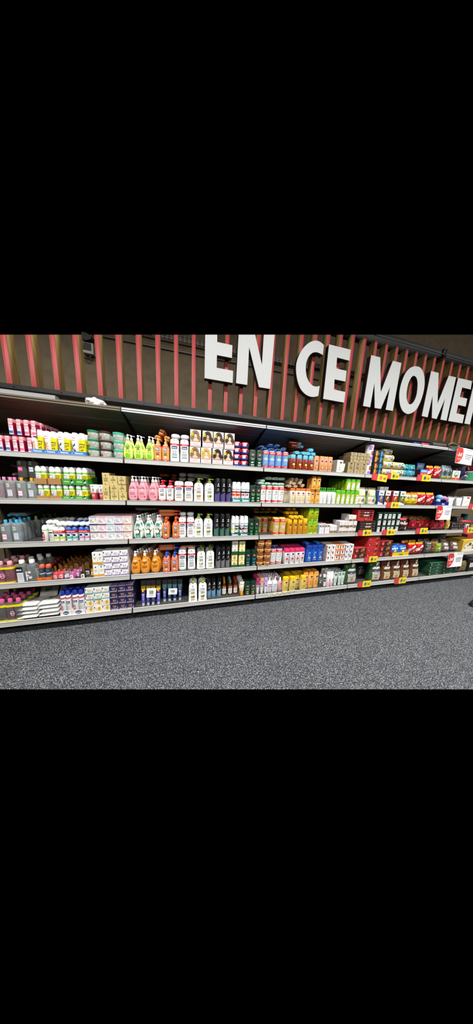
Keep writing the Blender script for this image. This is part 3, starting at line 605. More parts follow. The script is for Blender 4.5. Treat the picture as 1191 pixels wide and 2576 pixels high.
def tray(w, d, h, back, col, lab, inner=None):
    m = MB(); t = .0015; inner = inner or col
    m.box(-w/2, w/2, -d/2, d/2, 0, t, inner); m.box(-w/2, w/2, -d/2, -d/2+t, t, h, col); m.box(-w/2, w/2, d/2-t, d/2, t, back, col)
    for s in (-1, 1):
        x = s*(w/2-t/2); a = [(-d/2+t, t), (d/2-t, t), (d/2-t, back), (-d/2+t, h)]
        vs = [(x+q*t/2, y, z) for q in (-1, 1) for y, z in a]; m.add(vs, [(0, 1, 2, 3), (7, 6, 5, 4), (0, 4, 5, 1), (1, 5, 6, 2), (2, 6, 7, 3), (3, 7, 4, 0)], col)
    out = [('tray', m.mesh('tray'), None, None)]
    if lab:
        p = Print(lambda x, z: -d/2, w/2, h); p.do(lab); out.append(('tray_print', p.mesh('tray_print'), 0, None))
    return out, (w, d, h)
def trayset(lv, spans, ytray, ytop, traycol, traylab, cans, canname, cancat, canbase, traybase, rows=2, z0=None, side=None, dd=None, canw=.94, Yf=.012, group='', gapf=1.0):
    """display trays with cans standing in them, two to a tray and row"""
    z = LV[lv] if z0 is None else z0
    for i, (a, b) in enumerate(spans):
        xa, xb = Xpx(a, Yf, z), Xpx(b, Yf, z); w = (xb-xa)*.985; x = (xa+xb)/2; th = Zpy(ytray[i], x, Yf)-z; r = (w-.005)/4*canw; d = 2*r*rows*1.02+.006; ch = Zpy(ytop[i], x, Yf)-z-.003
        col = traycol[i] if isinstance(traycol, list) else traycol; lb = traylab[i] if isinstance(traylab, list) and traylab and isinstance(traylab[0], list) else traylab
        pos = 'left one' if (len(spans) == 2 and i == 0) else 'right one' if len(spans) == 2 else ('leftmost' if i == 0 else 'rightmost' if i == len(spans)-1 else ORD[i]+' from left')
        spawn(tray(w, d, th, th*1.5, col, lb), 'display_tray', (x, Yf+d/2, z+.0006), '%s, %s' % (traybase[i] if isinstance(traybase, list) else traybase, pos), 'tray', group+' trays')
        T = [f(2*r*.985, ch) for f in cans[i]]
        for q in range(rows):
            for c in (0, 1):
                spawn(T[c], canname, (x+(c-.5)*2*r*1.04, Yf+.004+r+q*2*r*1.02, z+.003), '%s, %s, %s tray' % (canbase[i][c], 'front row' if q == 0 else ORD[q]+' row', {'left one': 'left', 'right one': 'right'}.get(pos, pos)), cancat, group, random.uniform(-.25, .25) if q else random.uniform(-.06, .06))
blue_l = [('p', [(-.88, .62), (-.8, .45), (-.66, .85), (-.79, .58)], '#ffffff'), ('t', 'Rexona', .1, .6, .42, '#ffffff', .62)]
trayset(1, [(78, 110.5), (111, 144.5), (145, 177.5), (178, 217)], [1130, 1132.5, 1134.5, 1136.5], [1079, 1083.5, 1085.5, 1088], '#3f7ec8', blue_l, [[rex(*FANS[0], False), rex('', '', True)]]*2+[[rex(*FANS[1], False), rex('', '', True)]]*2, 'spray_can', 'deodorant',
        [('white deodorant spray with orange fan', 'white deodorant spray in yellow offer sleeve')]*2+[('white deodorant spray with black fan', 'white deodorant spray in yellow sleeve')]*2, 'blue cardboard tray of white sprays on top shelf', group='white deodorant sprays on the top shelf')
def tub(lid, acc, dark): return bottle('jar', '#eceadf', lid, dr=1, capname='lid', bodyname='tub', lab=[('e', -.62, .45, .2, .25, acc), ('e', -.5, .25, .17, .18, dark), ('r', -.28, -.2, .6, .68, K_), ('l', -.18, .2, .6, .66, 2, GR), ('t', 'Body Care', 0, .46, .1, '#55544e', .45), ('l', -.3, .4, .22, .36, 3, '#8d8c84'), ('o', .52, .52, .12, .14, '#7aa394'), ('r', -.1, .8, .1, .13, '#6c6c66')])
blk('cream_tub', 'cream tub', ['white cream tub with dark green lid', 'white cream tub with brown lid', 'white cream tub with turquoise lid'], 1, [(218, 247), (247.5, 279), (282, 312)], 1080.5, [tub('#2c7f5c', '#c9d25a', '#5a8d3e'), tub('#48292a', '#d8b08c', '#7c4a34'), tub('#46b894', '#bfe0d6', '#5fb0a0')], rows=2, tiers=3, group='round tubs on the top shelf', jit=.002)
# ---- second shelf, leftmost bay
mic = lambda liq, lot: bottle('mic', '#dfe3e2/g', '#e9a8c4' if 'e' in liq[-1:] or lot == 2 else '#c9a850', dr=.62, inner=(liq, .66), lab=[('r', -.5, .02, .56, .74, '#c6d6cc'), ('t', 'BIO', -.24, .65, .09, '#4f7f66', .2)]+([('r', -.6, .25, .18, .42, '#e2508c'), ('r', -.54, .19, .2, .4, '#fbe6ef'), ('t', 'LOT x 2', -.17, .3, .07, '#c02a66', .34)] if lot else [('r', -.45, .45, .16, .44, '#dcdfe8'), ('l', -.38, .38, .19, .41, 5, '#8c93ab')]))
def micel(liq, cap, lot): return bottle('mic', '#e4e8e8/g', cap, dr=.6, inner=(liq+'/g', .7), lab=[('r', -.55, 0, .54, .7, '#cfdcd2'), ('t', 'BIO', -.27, .62, .08, '#4f7f66', .22)]+([('r', -.65, .25, .14, .38, '#dc4a86'), ('r', -.6, .2, .155, .365, '#fbe6ef'), ('t', 'LOT x 2', -.2, .26, .07, '#c02a66', .36)] if lot else [('r', -.5, .4, .12, .42, '#dcdfe8'), ('l', -.42, .32, .16, .38, 5, '#8c93ab')]))
B = blk('micellar_bottle', 'bottle', ['clear pink bottle with pink cap and offer label', 'clear pink bottle with pink cap', 'clear bottle with gold cap and pink label', 'clear bottle with gold cap and white label'], 2, [(-14, 12), (13, 41), (43, 68), (68.5, 93)], 1199, [micel('#e8b8c4', '#dd8fb4', 1), micel('#e8b8c4', '#dd8fb4', 0), micel('#d5ddd4', '#cfa83e', 1), micel('#d5ddd4', '#cfa83e', 0)], rows=4, group='clear bottles on the second shelf')
zt = B['z']+B['h']+.003
for i in (0, 1):
    T = bottle('mic', '#9a9c94/g', '#cfa83e', dr=.6, inner=('#9c9e96/g', .7), lab=[('r', -.5, 0, .62, .8, '#8d9c88'), ('t', 'BIO', -.25, .71, .09, '#33503c', .22), ('r', -.6, .25, .3, .52, '#dc4a86' if i == 0 else '#dcdfe8'), ('t', 'LOT x 2' if i == 0 else 'eau', -.2, .41, .08, '#ffffff' if i == 0 else '#8c93ab', .36)])(B['w'], .165)
    spawn(T, 'micellar_bottle', (Xpx((55, 82)[i], .03, zt), .055, zt), ['clear bottle with pink label standing on the gold capped bottles', 'clear bottle with white label standing on the gold capped bottles'][i], 'bottle', 'clear bottles on the second shelf')
lying(B, 'micellar_bottle', 'bottle', 'clear bottle lying with pink cap outward', [(33, 1171, .2), (34, 1192, .2)], 'lying bottles on the second shelf', 2, k=1, tail=['upper one', 'lower one'])
gdeo = bottle('deo', '#eeeeee', '#f4f4f4', dr=1, bands=[(.6, .7, '#74b85c')], lab=[('t', 'Rexona', 0, .52, .04, '#40435f', .6), ('p', [(-.45, .34), (-.15, .18), (.55, .5), (-.12, .28)], '#232858'), ('p', [(.1, .3), (.6, .2), (.6, .4)], '#e7c0cc')])
ydeo = bottle('deo', '#f2e01a', '#f4f4f4', dr=1, bands=[(.56, .62, '#e9efdd'), (.62, .7, '#74b85c')], lab=[('t', 'OFFRE', 0, .48, .055, K_, .7), ('t', 'LOT', 0, .37, .09, K_, .7), ('t', '2', 0, .24, .1, K_, .4)])
gl = [('r', -.75, .1, .45, .6, '#bfe0a8'), ('l', -.75, .1, .25, .7, 3, '#bfe0a8'), ('e', .55, .5, .24, .44, '#1d2a1a'), ('t', 'x4', .55, .5, .5, '#ffffff', .2)]
BR, GN = '#a87d4a/c', '#3f9a34'
sp = [(93, 125), (125.5, 157), (157.5, 188.3), (188.8, 222)]
trayset(2, sp, [1247.5, 1247.5, 1247.2, 1248], [1216, 1216.5, 1217, 1218], [BR, BR, GN, GN], [[], [], gl, gl], [[gdeo, ydeo]]*4, 'spray_can', 'deodorant', [('short green banded deodorant with tick', 'short deodorant in yellow offer sleeve')]*4, ['lower brown tray of short deodorants']*2+['lower green tray of short deodorants']*2, rows=2, group='short deodorants in the lower trays')
zu = Zpy(1213.5, Xpx(120, .012, 1.3), .012)
ALLU = [('short green banded deodorant in an upper tray', 'short yellow deodorant in an upper tray')]*4
trayset(2, [(86.5, 118), (121.5, 154), (157.5, 189.5), (190, 221.5)], [1203.5, 1204, 1205, 1206], [1171.5, 1173.5, 1174.5, 1176], [BR, BR, GN, GN], [[], [], gl, gl], [[gdeo, ydeo]]*4, 'spray_can', 'deodorant', ALLU, ['upper brown tray of short deodorants']*2+['upper green tray of short deodorants']*2, rows=4, z0=1.244+.1265, group='short deodorants in the upper trays')
tb = bottle('tube', '#e4e2e0', '#c63a44', dr=.5, bands=[(.12, .46, '#c93c48')], lab=[('r', -.45, .1, .86, .9, K_), ('e', 0, .68, .36, .09, '#d9a88c'), ('e', -.05, .66, .2, .07, '#8a5a48'), ('l', -.5, .5, .5, .56, 2, GR), ('t', 'SOS', 0, .32, .07, '#ffffff', .4), ('l', -.45, .45, .2, .26, 2, '#f3c6c8')])
blk('cream_tube', 'tube', 'white and red cream tube', 2, [(226, 244.5), (247.5, 262)], 1219, tb, rows=3, group='white and red tubes on the second shelf')
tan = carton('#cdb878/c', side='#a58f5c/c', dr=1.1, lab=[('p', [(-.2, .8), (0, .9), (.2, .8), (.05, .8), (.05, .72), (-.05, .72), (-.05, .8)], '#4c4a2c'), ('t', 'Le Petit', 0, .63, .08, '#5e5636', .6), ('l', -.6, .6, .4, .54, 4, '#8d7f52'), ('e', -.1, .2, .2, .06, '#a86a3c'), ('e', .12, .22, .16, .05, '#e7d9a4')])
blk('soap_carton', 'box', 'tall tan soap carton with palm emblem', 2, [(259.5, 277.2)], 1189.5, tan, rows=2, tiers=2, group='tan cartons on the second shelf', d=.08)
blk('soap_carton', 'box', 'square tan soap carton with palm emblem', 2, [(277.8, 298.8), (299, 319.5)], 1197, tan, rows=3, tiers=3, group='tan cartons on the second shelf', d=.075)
# ---- middle shelf, leftmost bay
bc = micel('#bfd8dc', '#4aaed2', 1); bc2 = micel('#bfd8dc', '#4aaed2', 0)
B = blk('micellar_bottle', 'bottle', ['clear bottle with blue cap and pink label', 'clear bottle with blue cap and white label'], 3, [(3, 28.5), (29, 56)], 1309, [bc, bc2], rows=4, group='blue capped bottles on the middle shelf')
T = micel('#b8c4b0', '#8fae5c', 1)(B['w']*.85, B['h'])
p = [(96, .2), (116, .3), (126, .36), (131, .3), (143, .38)]
for i, (x, y) in enumerate(p): spawn(T, 'micellar_bottle', (Xpx(x, y, .9), y, LV[3]), 'clear bottle with green cap standing far back, %s from left, middle shelf' % ORD[i], 'bottle', 'green capped bottles on the middle shelf')
spawn(micel('#e8d060', '#e8c020', 0)(B['w'], B['h']), 'micellar_bottle', (Xpx(-10, .06, .9), .07, LV[3]), 'clear bottle with yellow cap at the left edge, middle shelf', 'bottle', 'yellow capped bottles')
spawn(micel('#e8d060', '#c8a020', 0)(B['w'], B['h']), 'micellar_bottle', (Xpx(-2, .2, .9), .2, LV[3]), 'clear bottle with dull yellow cap behind the left edge bottle', 'bottle', 'yellow capped bottles')
lying(B, 'micellar_bottle', 'bottle', 'clear bottle lying on the blue capped bottles', [(22, 1297, .12), (44, 1296, .12)], 'lying bottles on the middle shelf', 3)
cn = bottle('deo', '#f0f0ee', '#f7f7f6', dr=1, bands=[(.66, .72, '#8cc63e')], lab=[('r', -.6, .6, .5, .58, NV), ('l', -.5, .5, .25, .42, 3, GR), ('r', -.55, .55, .08, .13, '#a8cf5c')])
cn2 = bottle('deo', '#f0f0ee', '#f7f7f6', dr=1, bands=[(.66, .72, '#8cc63e')], lab=[('r', -.9, .1, .5, .58, NV), ('r', -.95, .2, .08, .46, '#d8262c'), ('t', '100', -.4, .36, .1, '#ffffff', .4), ('t', 'EXTRA', -.4, .2, .08, '#ffffff', .4)])
B = blk('spray_can', 'deodorant', ['short white can with red flash', 'short white can with green band'], 3, [(105, 120), (121, 134.5)], 1322, [cn2, cn], rows=3, group='short white cans on the middle shelf')
lying(B, 'spray_can', 'deodorant', 'short white can lying end on over the upright cans', [(119, 1314.5, .03, 1), (135, 1314.5, .03, 1)], 'lying white cans on the middle shelf', 3)
def rollduo(w, h, d=None, cap='#2a4bb0', tone='#4fb0a4', body='#dfe5e8'):
    out = []; r = w*.245
    for s in (-1, 1):
        m = MB(); m.loft([(.0, r*.8, r*.7, 2), (.03*h, r*.95, r*.85, 2.2), (.5*h, r*.97, r*.85, 2.2), (.62*h, r*.8, r*.75, 2), (.66*h, r*.78, r*.75, 2)], body, [(.12*h, .3*h, tone)], xy=(s*w*.25, 0)); b = len(out); out.append(('bottle', m.mesh('bottle'), None, None))
        m = MB(); m.loft([(.64*h, r*.92, r*.85, 2), (.82*h, r*.97, r*.9, 2), (.93*h, r*.8, r*.75, 2), (.98*h, r*.5, r*.45, 2), (h, r*.2, r*.2, 2)], cap, xy=(s*w*.25, 0)); out.append(('cap', m.mesh('cap'), None, None))
        p = Print(lambda x, z: -r*.87, r, h); p.do([('r', -.5, .5, .36, .5, NV), ('l', -.4, .4, .2, .3, 2, '#ffffff')]); out.append(('label', p.mesh('label', Matrix.Translation((s*w*.25, 0, 0))), b, None))
    m = MB(); m.loft([(.6*h, w*.5, r*.93, 6), (.76*h, w*.5, r*.93, 6)], RD, caps=False)
    p = Print(lambda x, z: -r*.93, w/2, h); p.do([('t', 'EURO PACK', 0, .68, .07, '#ffffff', .7)])
    out.append(('sleeve', m.mesh('sleeve'), None, 'red shrink sleeve')); out.append(('sleeve_print', p.mesh('sleeve_print'), len(out)-1, None))
    return out, (w, r*1.9, h)
RD_ = [lambda w, h, d=None: rollduo(w, h, d, '#f2f2f0', '#b8cf3e', '#e9ebe4'), lambda w, h, d=None: rollduo(w, h, d, '#3d5fb0', '#4fb0a4'), lambda w, h, d=None: rollduo(w, h, d, '#3d5fb0', '#c888b0')]
B = blk('roll_on_pack', 'deodorant', ['white roll-on duo with yellow green tone', 'blue capped roll-on duo with teal tone', 'blue capped roll-on duo with pink tone'], 3, [(134, 163.5), (165, 194.5), (195.5, 225.5)], 1327, RD_, rows=5, group='roll-on duo packs on the middle shelf')
def roll1(w, h, d=None, tone='#dfe5e8'): return bottle('roll1', tone, '#f4f4f2', dr=.95)(w, h, d)
SH['roll1'] = ([(0, .7), (.04, .95), (.5, .97), (.62, .8), (.66, .78)], [(.64, .92), (.82, .97), (.93, .85), (.98, .6), (1, .3)], 2.)
BB = dict(B, T=[roll1(.047, .1, tone='#e9ebe4'), roll1(.047, .1, tone='#3d5fb0')])
lying(BB, 'roll_on', 'deodorant', 'loose white roll-on lying on the roll-on duos', [(147.5, 1324.5, .02, 0), (163, 1324, .02, 0), (175.5, 1324.5, .02, 1), (190.5, 1324, .02, 1), (204.5, 1324, .02, 1), (220.5, 1323.5, .02, 1)], 'loose roll-ons on the middle shelf', 3)
lying(BB, 'roll_on', 'deodorant', 'dim roll-on lying far back on the duos', [(152, 1306, .2, 0), (165, 1301, .25, 0), (178, 1303, .25, 0), (200, 1312, .2, 1), (213, 1309, .2, 1)], 'roll-ons lying at the back of the middle shelf', 3)
def lift(c): return carton('#e9e6e2/c', top='#cfa0a6/c', dr=.9, lab=[('r', -1, 1, .0, .09, c), ('r', -1, 1, .93, 1, c), ('l', -.8, .8, .78, .78, 1, GR), ('t', 'LIFT+', -.45, .55, .13, c, .3), ('l', -.75, .2, .3, .42, 3, '#9a9a9c'), ('o', .62, .6, .16, .16, c)])
LC = ['#4a4668', '#c8488c', '#7fb2cc', '#7c4f92', '#e4825a']; LN = ['navy', 'magenta', 'light blue', 'purple', 'orange']
blk('cosmetic_carton', 'box', ['white cream carton with %s edge' % n for n in LN], 3, [(228, 249.5), (249.6, 270.5), (270.6, 291), (291.4, 312.2), (312.6, 333)], 1300, [lift(c) for c in LC], rows=4, tiers=3, group='white cream cartons on the middle shelf', d=.085, fill=.985, jit=.0012, rotj=.008)
# ---- fourth shelf, leftmost bay
def twin(body, capc, band, dot):
    def make(w, h, d=None):
        out = []; r = w*.25; dd = w*.42
        for s in (-1, 1):
            m = MB(); m.loft([(0, r*.93, dd/2*.95, 4), (.02*h, r*.98, dd/2, 4), (.66*h, r*.98, dd/2, 4), (.76*h, r*.85, dd*.42, 3), (.82*h, r*.4, r*.4, 2), (.86*h, r*.36, r*.36, 2)], body+'/g', xy=(s*r, 0)); out.append(('bottle', m.mesh('bottle'), None, None))
            m = MB(); m.loft([(.84*h, r*.5, r*.5, 2), (.98*h, r*.48, r*.48, 2), (h, r*.4, r*.4, 2)], capc, xy=(s*r, 0)); out.append(('cap', m.mesh('cap'), None, None))
        if band:
            m = MB(); m.loft([(.66*h, w*.51, dd*.53, 6), (.76*h, w*.5, dd*.5, 6)], band, caps=False); out.append(('yellow_band', m.mesh('yellow_band'), None, 'yellow shrink band'))
            m = MB(); m.loft([(.0, w*.505, dd*.52, 6), (.07*h, w*.51, dd*.53, 6)], band, caps=False); out.append(('yellow_band', m.mesh('yellow_band'), None, 'yellow shrink band'))
        p = Print(lambda x, z: -dd*.535, w/2, h)
        p.do([('e', -.15, .36, .27, .12, '#f0d6e0'), ('e', -.15, .36, .21, .095, dot), ('t', 'N°1', -.15, .36, .075, '#ffffff', .16)] if band else [('r', -.82, -.2, .02, .46, '#e2e4e8'), ('r', -.86, -.24, .47, .72, '#101010'), ('t', 'MAX', -.55, .58, .1, '#ffffff', .25), ('l', -.75, -.27, .1, .4, 6, '#a4a8b0'), ('r', .05, .18, .06, .5, '#e4e4e6'), ('e', .4, .45, .17, .06, '#e8d8dc'), ('e', .45, .2, .2, .06, '#e8d8dc'), ('e', .2, .3, .16, .05, '#e8d8dc')])
        out.append(('label', p.mesh('label'), 0, None)); return out, (w, dd*1.06, h)
    return make
blk('twin_bottle_pack', 'bottle pack', 'pink twin bottle pack with yellow bands', 4, [(-13, 37)], 1416, twin('#d8a0ac', '#e6a4b2', '#e8d21c', '#c2306e'), rows=4, group='pink twin bottle packs on the fourth shelf')
blk('twin_bottle_pack', 'bottle pack', 'clear twin bottle pack with white caps', 4, [(39, 92)], 1412, twin('#c4ccca', '#e8eae8', None, ''), rows=3, group='clear twin bottle packs on the fourth shelf', dx=.02)
orl = [('t', 'PEELING', 0, .5, .25, '#7a3410', .6)]
spawn(tray(.105, .07, .026, .04, '#e0702a', orl), 'display_tray', (Xpx(112.5, .03, .5), .06, LV[4]+.0006), 'small orange tray holding two dark bottles, fourth shelf', 'tray')
T = bottle('spray', '#2b3038', '#d86038', dr=1, bands=[(.36, .45, '#9fc0dc'), (.08, .36, '#4a5058')], lab=[('l', -.6, .6, .55, .7, 3, '#9aa0a8')])(.044, .135)
for i, px in enumerate((104.5, 121)): spawn(T, 'dark_bottle', (Xpx(px, .05, .6), .06, LV[4]+.003), 'dark bottle with orange cap in the orange tray, %s one' % ('left', 'right')[i], 'bottle', 'dark bottles in the orange tray')
T = bottle('oil', '#8c2a30/g', '#7a2a2c', dr=.7, lab=[('r', -.6, .6, .2, .6, '#c87a70')])(.04, .12)
for i in range(10): spawn(T, 'red_bottle', (Xpx(122+(i % 2)*12+(i//2)*6, .13+.055*(i//2), .5), .13+.06*(i//2), LV[4]), 'red bottle in the dim rows behind the orange tray, %s row, %s' % (ORD[i//2], ('left', 'right')[i % 2]), 'bottle', 'red bottles behind the orange tray')
def polish(liq, lab): return bottle('pol', liq, '#b8903e/m', dr=.75, lab=[('r', -.8, .8, .05, .36, lab), ('e', -.6, .34, .2, .05, K_), ('e', .1, .18, .3, .06, liq.split('/')[0])])
PC = [('#d8505c/f', '#f0b4bc', 'coral'), ('#d8505c/f', '#f0c4c8', 'coral'), ('#b8bcc0/g', '#e0e0e2', 'clear'), ('#d060a8/f', '#f4dcea', 'magenta'), ('#c86cb0/f', '#ead4e4', 'violet'), ('#2e2a1c/f', '#e6e4d4', 'black'), ('#3c2a24/f', '#d8d0c8', 'brown'), ('#d08428/f', '#ecd490', 'amber')]
PT = [polish(a, b)(.0405, .122) for a, b, c in PC]
FR = [(139, .02), (153, .028), (167, .03), (180.5, .006), (194, .045), (207.5, .01), (221, .07), (233.5, .045)]
for c, (px, y) in enumerate(FR):
    x0 = Xpx(px, y, .5)
    for r in range(6):
        xx, yy = x0+random.uniform(-.002, .002), y+.02+r*.058
        spawn(PT[c], 'perfume_bottle', (xx, yy, LV[4]), 'small %s bottle with gold cap, %s, %s row, fourth shelf' % (PC[c][2], 'leftmost' if c == 0 else ORD[c]+' from left', 'front' if r == 0 else ORD[r]), 'perfume bottle', 'gold capped bottles on the fourth shelf', random.uniform(-.3, .3))
q10 = lambda base, dot, txt, edge, top='#d8d6d2/c', side=None: carton(base, top=top, side=side, dr=1., lab=[('e', -.78, .76, .12, .15, dot), ('t', 'Q10', .05, .6, .24, txt, .42), ('l', -.3, .5, .36, .44, 2, txt), ('r', -.9, .92, .08, .22, edge), ('r', .78, .92, .2, .55, edge)])
tall = carton('#f1efe9/c', top='#c9c7c2/c', dr=.8, lab=[('e', 0, .82, .22, .07, NV), ('t', 'Q10', 0, .58, .1, '#c8b070', .5), ('l', -.4, .4, .46, .52, 2, '#b8b4a8'), ('r', -1, 1, .06, .22, '#d8a030')])
blk('serum_carton', 'box', 'tall white carton with gold stripe', 4, [(236, 249), (249.5, 262)], 1390, tall, rows=3, tiers=2, group='tall white cartons on the fourth shelf', fill=.98, jit=.001)
blk('cream_carton', 'box', 'white cream carton with purple stripe', 4, [(262.8, 283), (283.3, 303.2), (303.6, 323.5)], 1386.5, q10('#efedf0/c', NV, '#c0a468', '#7c68a8'), rows=4, tiers=4, group='purple striped cartons on the fourth shelf', d=.075, fill=.985, jit=.0012, rotj=.01)
# ---- bottom shelf, leftmost bay
blk('twin_bottle_pack', 'bottle pack', 'grey twin bottle pack with bright pink caps', 5, [(-24, 16), (24, 51)], 1513, twin('#b0aaa8', '#e0609c', '#ecd81c', '#c2306e'), rows=4, group='pink capped twin packs on the bottom shelf', wfix=.115)
def wipes(w, h, d=None):
    d = d or .13; m = MB(); rr = random.Random(int(w*1e5)); NXX, NY = 14, 8; vs = []; 
    for s in (1, -1):
        for j in range(NY+1):
            for i in range(NXX+1):
                u, v = i/NXX*2-1, j/NY*2-1; e = max(0, 1-abs(u)**5)*max(0, 1-abs(v)**4); q = min(1, (1-abs(u))*14)
                z = h/2+s*(h/2*e**.6*(.92+.08*math.sin(i*2.1+j*1.3)) + .0004); vs.append((u*w/2, v*d/2*(.97+.03*q), z))
    n = (NXX+1)*(NY+1); fs = []
    for s in (0, 1):
        for j in range(NY):
            for i in range(NXX):
                a = s*n+j*(NXX+1)+i; f = [a, a+1, a+NXX+2, a+NXX+1]; fs.append(f if s == 0 else f[::-1])
    bd = [i for i in range(NXX+1)]+[j*(NXX+1)+NXX for j in range(1, NY+1)]+[NY*(NXX+1)+i for i in range(NXX-1, -1, -1)]+[j*(NXX+1) for j in range(NY-1, 0, -1)]
    for k in range(len(bd)): a, b = bd[k], bd[(k+1) % len(bd)]; fs.append([a, a+n, b+n, b])
    m.add(vs, fs, '#ecebe4/f', True); out = [('pack', m.mesh('pack'), None, None)]
    p = Print(lambda x, z: -(h*1.0+.0012), w/2, d); p.do([('p', [(-.35, .45), (-.2, .75), (.1, .8), (.05, .5)], '#8cb070'), ('t', 'Bio', -.08, .62, .26, '#3f8a3a', .26), ('r', .18, .36, .6, .8, '#3f68b8'), ('e', .45, .3, .2, .1, '#e4b8b0'), ('l', -.3, .3, .2, .32, 2, GR)])
    out.append(('top_print', p.mesh('top_print', Matrix.Translation((0, -d/2, 0)) @ Matrix.Rotation(-math.pi/2, 4, 'X')), 0, None))
    p = Print(lambda x, z: -d/2*.93, w/2, h); p.do([('r', -.55, -.25, .3, .7, '#7f9c7c'), ('l', -.1, .6, .4, .6, 2, '#b0b0aa')]); out.append(('edge_print', p.mesh('edge_print'), 0, None))
    return out, (w, d, h)
T = wipes(.15, .036)
for s, (px, lb) in enumerate([(76.5, 'left stack'), (127.5, 'right stack')]):
    for t in range(4):
        x = Xpx(px, .05, .15)+random.uniform(-.003, .003)
        spawn(T, 'wipes_pack', (x, .078+random.uniform(-.003, .003)+.003*t, LV[5]+.001+t*.0372), 'white wipes pack with green print, %s, %s' % (lb, ('bottom', 'second', 'third', 'topmost')[t]), 'wipes', 'wipes packs on the bottom shelf', random.uniform(-.05, .05))
for i, (px, py) in enumerate([(96, 1503), (137, 1499)]):
    q = atY(px, py, .2); rot = Matrix.Rotation(math.radians(62), 4, 'X')
    spawn(T, 'wipes_pack', ((-.825, -.66)[i], .24, LV[5]+.078+.06), 'white wipes pack propped upright behind the stacks, %s one' % ('left', 'right')[i], 'wipes', 'upright wipes packs on the bottom shelf', rot)
for i, (px) in enumerate([97, 142]):
    for t in range(2):
        spawn(T, 'wipes_pack', ((-.825, -.66)[i], .25, LV[5]+.001+t*.0372), 'white wipes pack lying behind the stacks, %s, %s' % (('left pile', 'right pile')[i], ('lower', 'upper')[t]), 'wipes', 'wipes packs at the back of the bottom shelf')
sx1 = bottle('spray', '#efefed', '#26389c', dr=1, bands=[(.66, .72, '#d8404a')], lab=[('r', -.8, .7, .5, .58, NV), ('t', 'Sanex', 0, .54, .045, '#ffffff', .5), ('r', -.8, .1, .12, .38, '#d8262c'), ('t', '100', -.35, .3, .07, '#ffffff', .34), ('t', 'EXTRA', -.35, .2, .05, '#ffffff', .36)])
sx2 = bottle('spray', '#efefed', '#26389c', dr=1, bands=[(.66, .72, '#d8404a')], lab=[('r', -.8, .7, .46, .56, NV), ('t', 'Sanex', 0, .51, .055, '#ffffff', .6), ('l', -.5, .4, .15, .35, 4, '#a8acb4')])
sxl = [('e', 0, .5, .5, .36, NV), ('t', 'Sanex', 0, .5, .3, '#ffffff', .36)]
trayset(5, [(152.5, 181.5), (182, 214.5)], [1536.5, 1534], [1488, 1486], '#e9e8e6/c', sxl, [[sx1, sx2]]*2, 'spray_can', 'deodorant', [('white spray with blue cap and red flash', 'white spray with blue cap and navy badge')]*2, 'white card tray of blue capped sprays on bottom shelf', rows=4, group='blue capped sprays on the bottom shelf')
flow = carton('#f3efe4/c', top='#d8d2c4/c', dr=1., lab=[('e', -.78, .76, .12, .15, NV), ('e', .35, .5, .42, .34, '#ecc440'), ('e', .35, .52, .2, .16, '#d89a28'), ('l', -.6, -.15, .3, .6, 4, '#b0a890'), ('r', -1, 1, .0, .06, '#e8b070'), ('t', 'Q10', .6, .86, .12, '#d86058', .25)])
teal = q10('#f0efea/c', NV, '#c0a468', '#6fb0a0', top='#a8b8a8/c')
B = blk('cream_carton', 'box', 'white cream carton with yellow flower', 5, [(215.5, 236.3), (236.8, 256.6), (257, 277.5)], 1511.5, flow, rows=3, tiers=2, d=.075, fill=.985, jit=.001, rotj=.01, group='yellow flower cartons on the bottom shelf')
blk('cream_carton', 'box', 'white cream carton with teal stripe', 5, [(215.5, 236.3), (236.8, 256.6), (257, 277.5)], 1479, teal, rows=3, tiers=2, d=.075, fill=.985, jit=.001, rotj=.01, z0=LV[5]+2*B['h']+.002, hfix=B['h'], group='teal striped cartons on the bottom shelf')
blk('cream_carton', 'box', 'dark purple cream carton', 5, [(278.5, 298.6), (299, 318.4), (318.8, 338)], 1475.5, q10('#2a2448/c', '#1a1a34', '#e0b880', '#b8a4d0', top='#8474a0/c', side='#1e1a38/c'), rows=3, tiers=4, d=.075, fill=.985, jit=.0015, rotj=.02, group='dark purple cartons on the bottom shelf')
# ================================================================== second bay
# ---- top shelf
aloe = [('e', 0, .36, .58, .3, '#dff06a'), ('r', -.5, .5, .06, .24, '#7cc21e'), ('e', .25, .27, .3, .07, '#a8dc5c'), ('p', [(-.75, .44), (-.3, .3), (0, .3), (-.5, .36)], '#2f6a30'), ('p', [(.75, .42), (.3, .3), (.1, .3), (.55, .36)], '#2f6a30'), ('e', 0, .56, .4, .08, '#8cc43c'), ('t', 'Le Petit', 0, .56, .04, '#2c3a20', .5), ('t', 'Marseillais', 0, .5, .04, '#2c3a20', .6), ('l', -.35, .35, .4, .46, 3, '#4f7a3a')]
B = blk('pump_bottle', 'pump bottle', 'lime green pump bottle with aloe picture', 1, [(311, 333), (335.5, 360.5), (364, 389)], 1091, petit('#e2f07a', None, aloe), rows=2, dx=.02, group='lime pump bottles on the top shelf')
MX = mixa('#e8a056', '#efb868', '#cf2a2e')
B = blk('pump_bottle', 'pump bottle', 'amber pump bottle with red bands', 1, [(388.5, 405.5), (407, 426.5)], 1101, MX, rows=4, group='amber pump bottles on the top shelf')
lying(B, 'pump_bottle', 'pump bottle', 'amber pump bottle lying with its pump outward', [(393, 1096, .02), (417, 1097, .02), (404, 1087, .05), (405, 1079.5, .08)], 'lying amber pump bottles on the top shelf', 1, tail=['lower left one', 'lower right one', 'second from top', 'topmost'])
B = blk('shampoo_bottle', 'shampoo', 'white shower bottle with red band and teal stripe', 1, [(427.5, 451), (452.6, 476.3)], 1103, sanex('#3f8f8c'), rows=4, group='white shower bottles on the top shelf')
lying(B, 'shampoo_bottle', 'shampoo', 'white shower bottle lying cap outward', [(439, 1096.5, .02), (464, 1098, .02)], 'lying white shower bottles on the top shelf', 1)
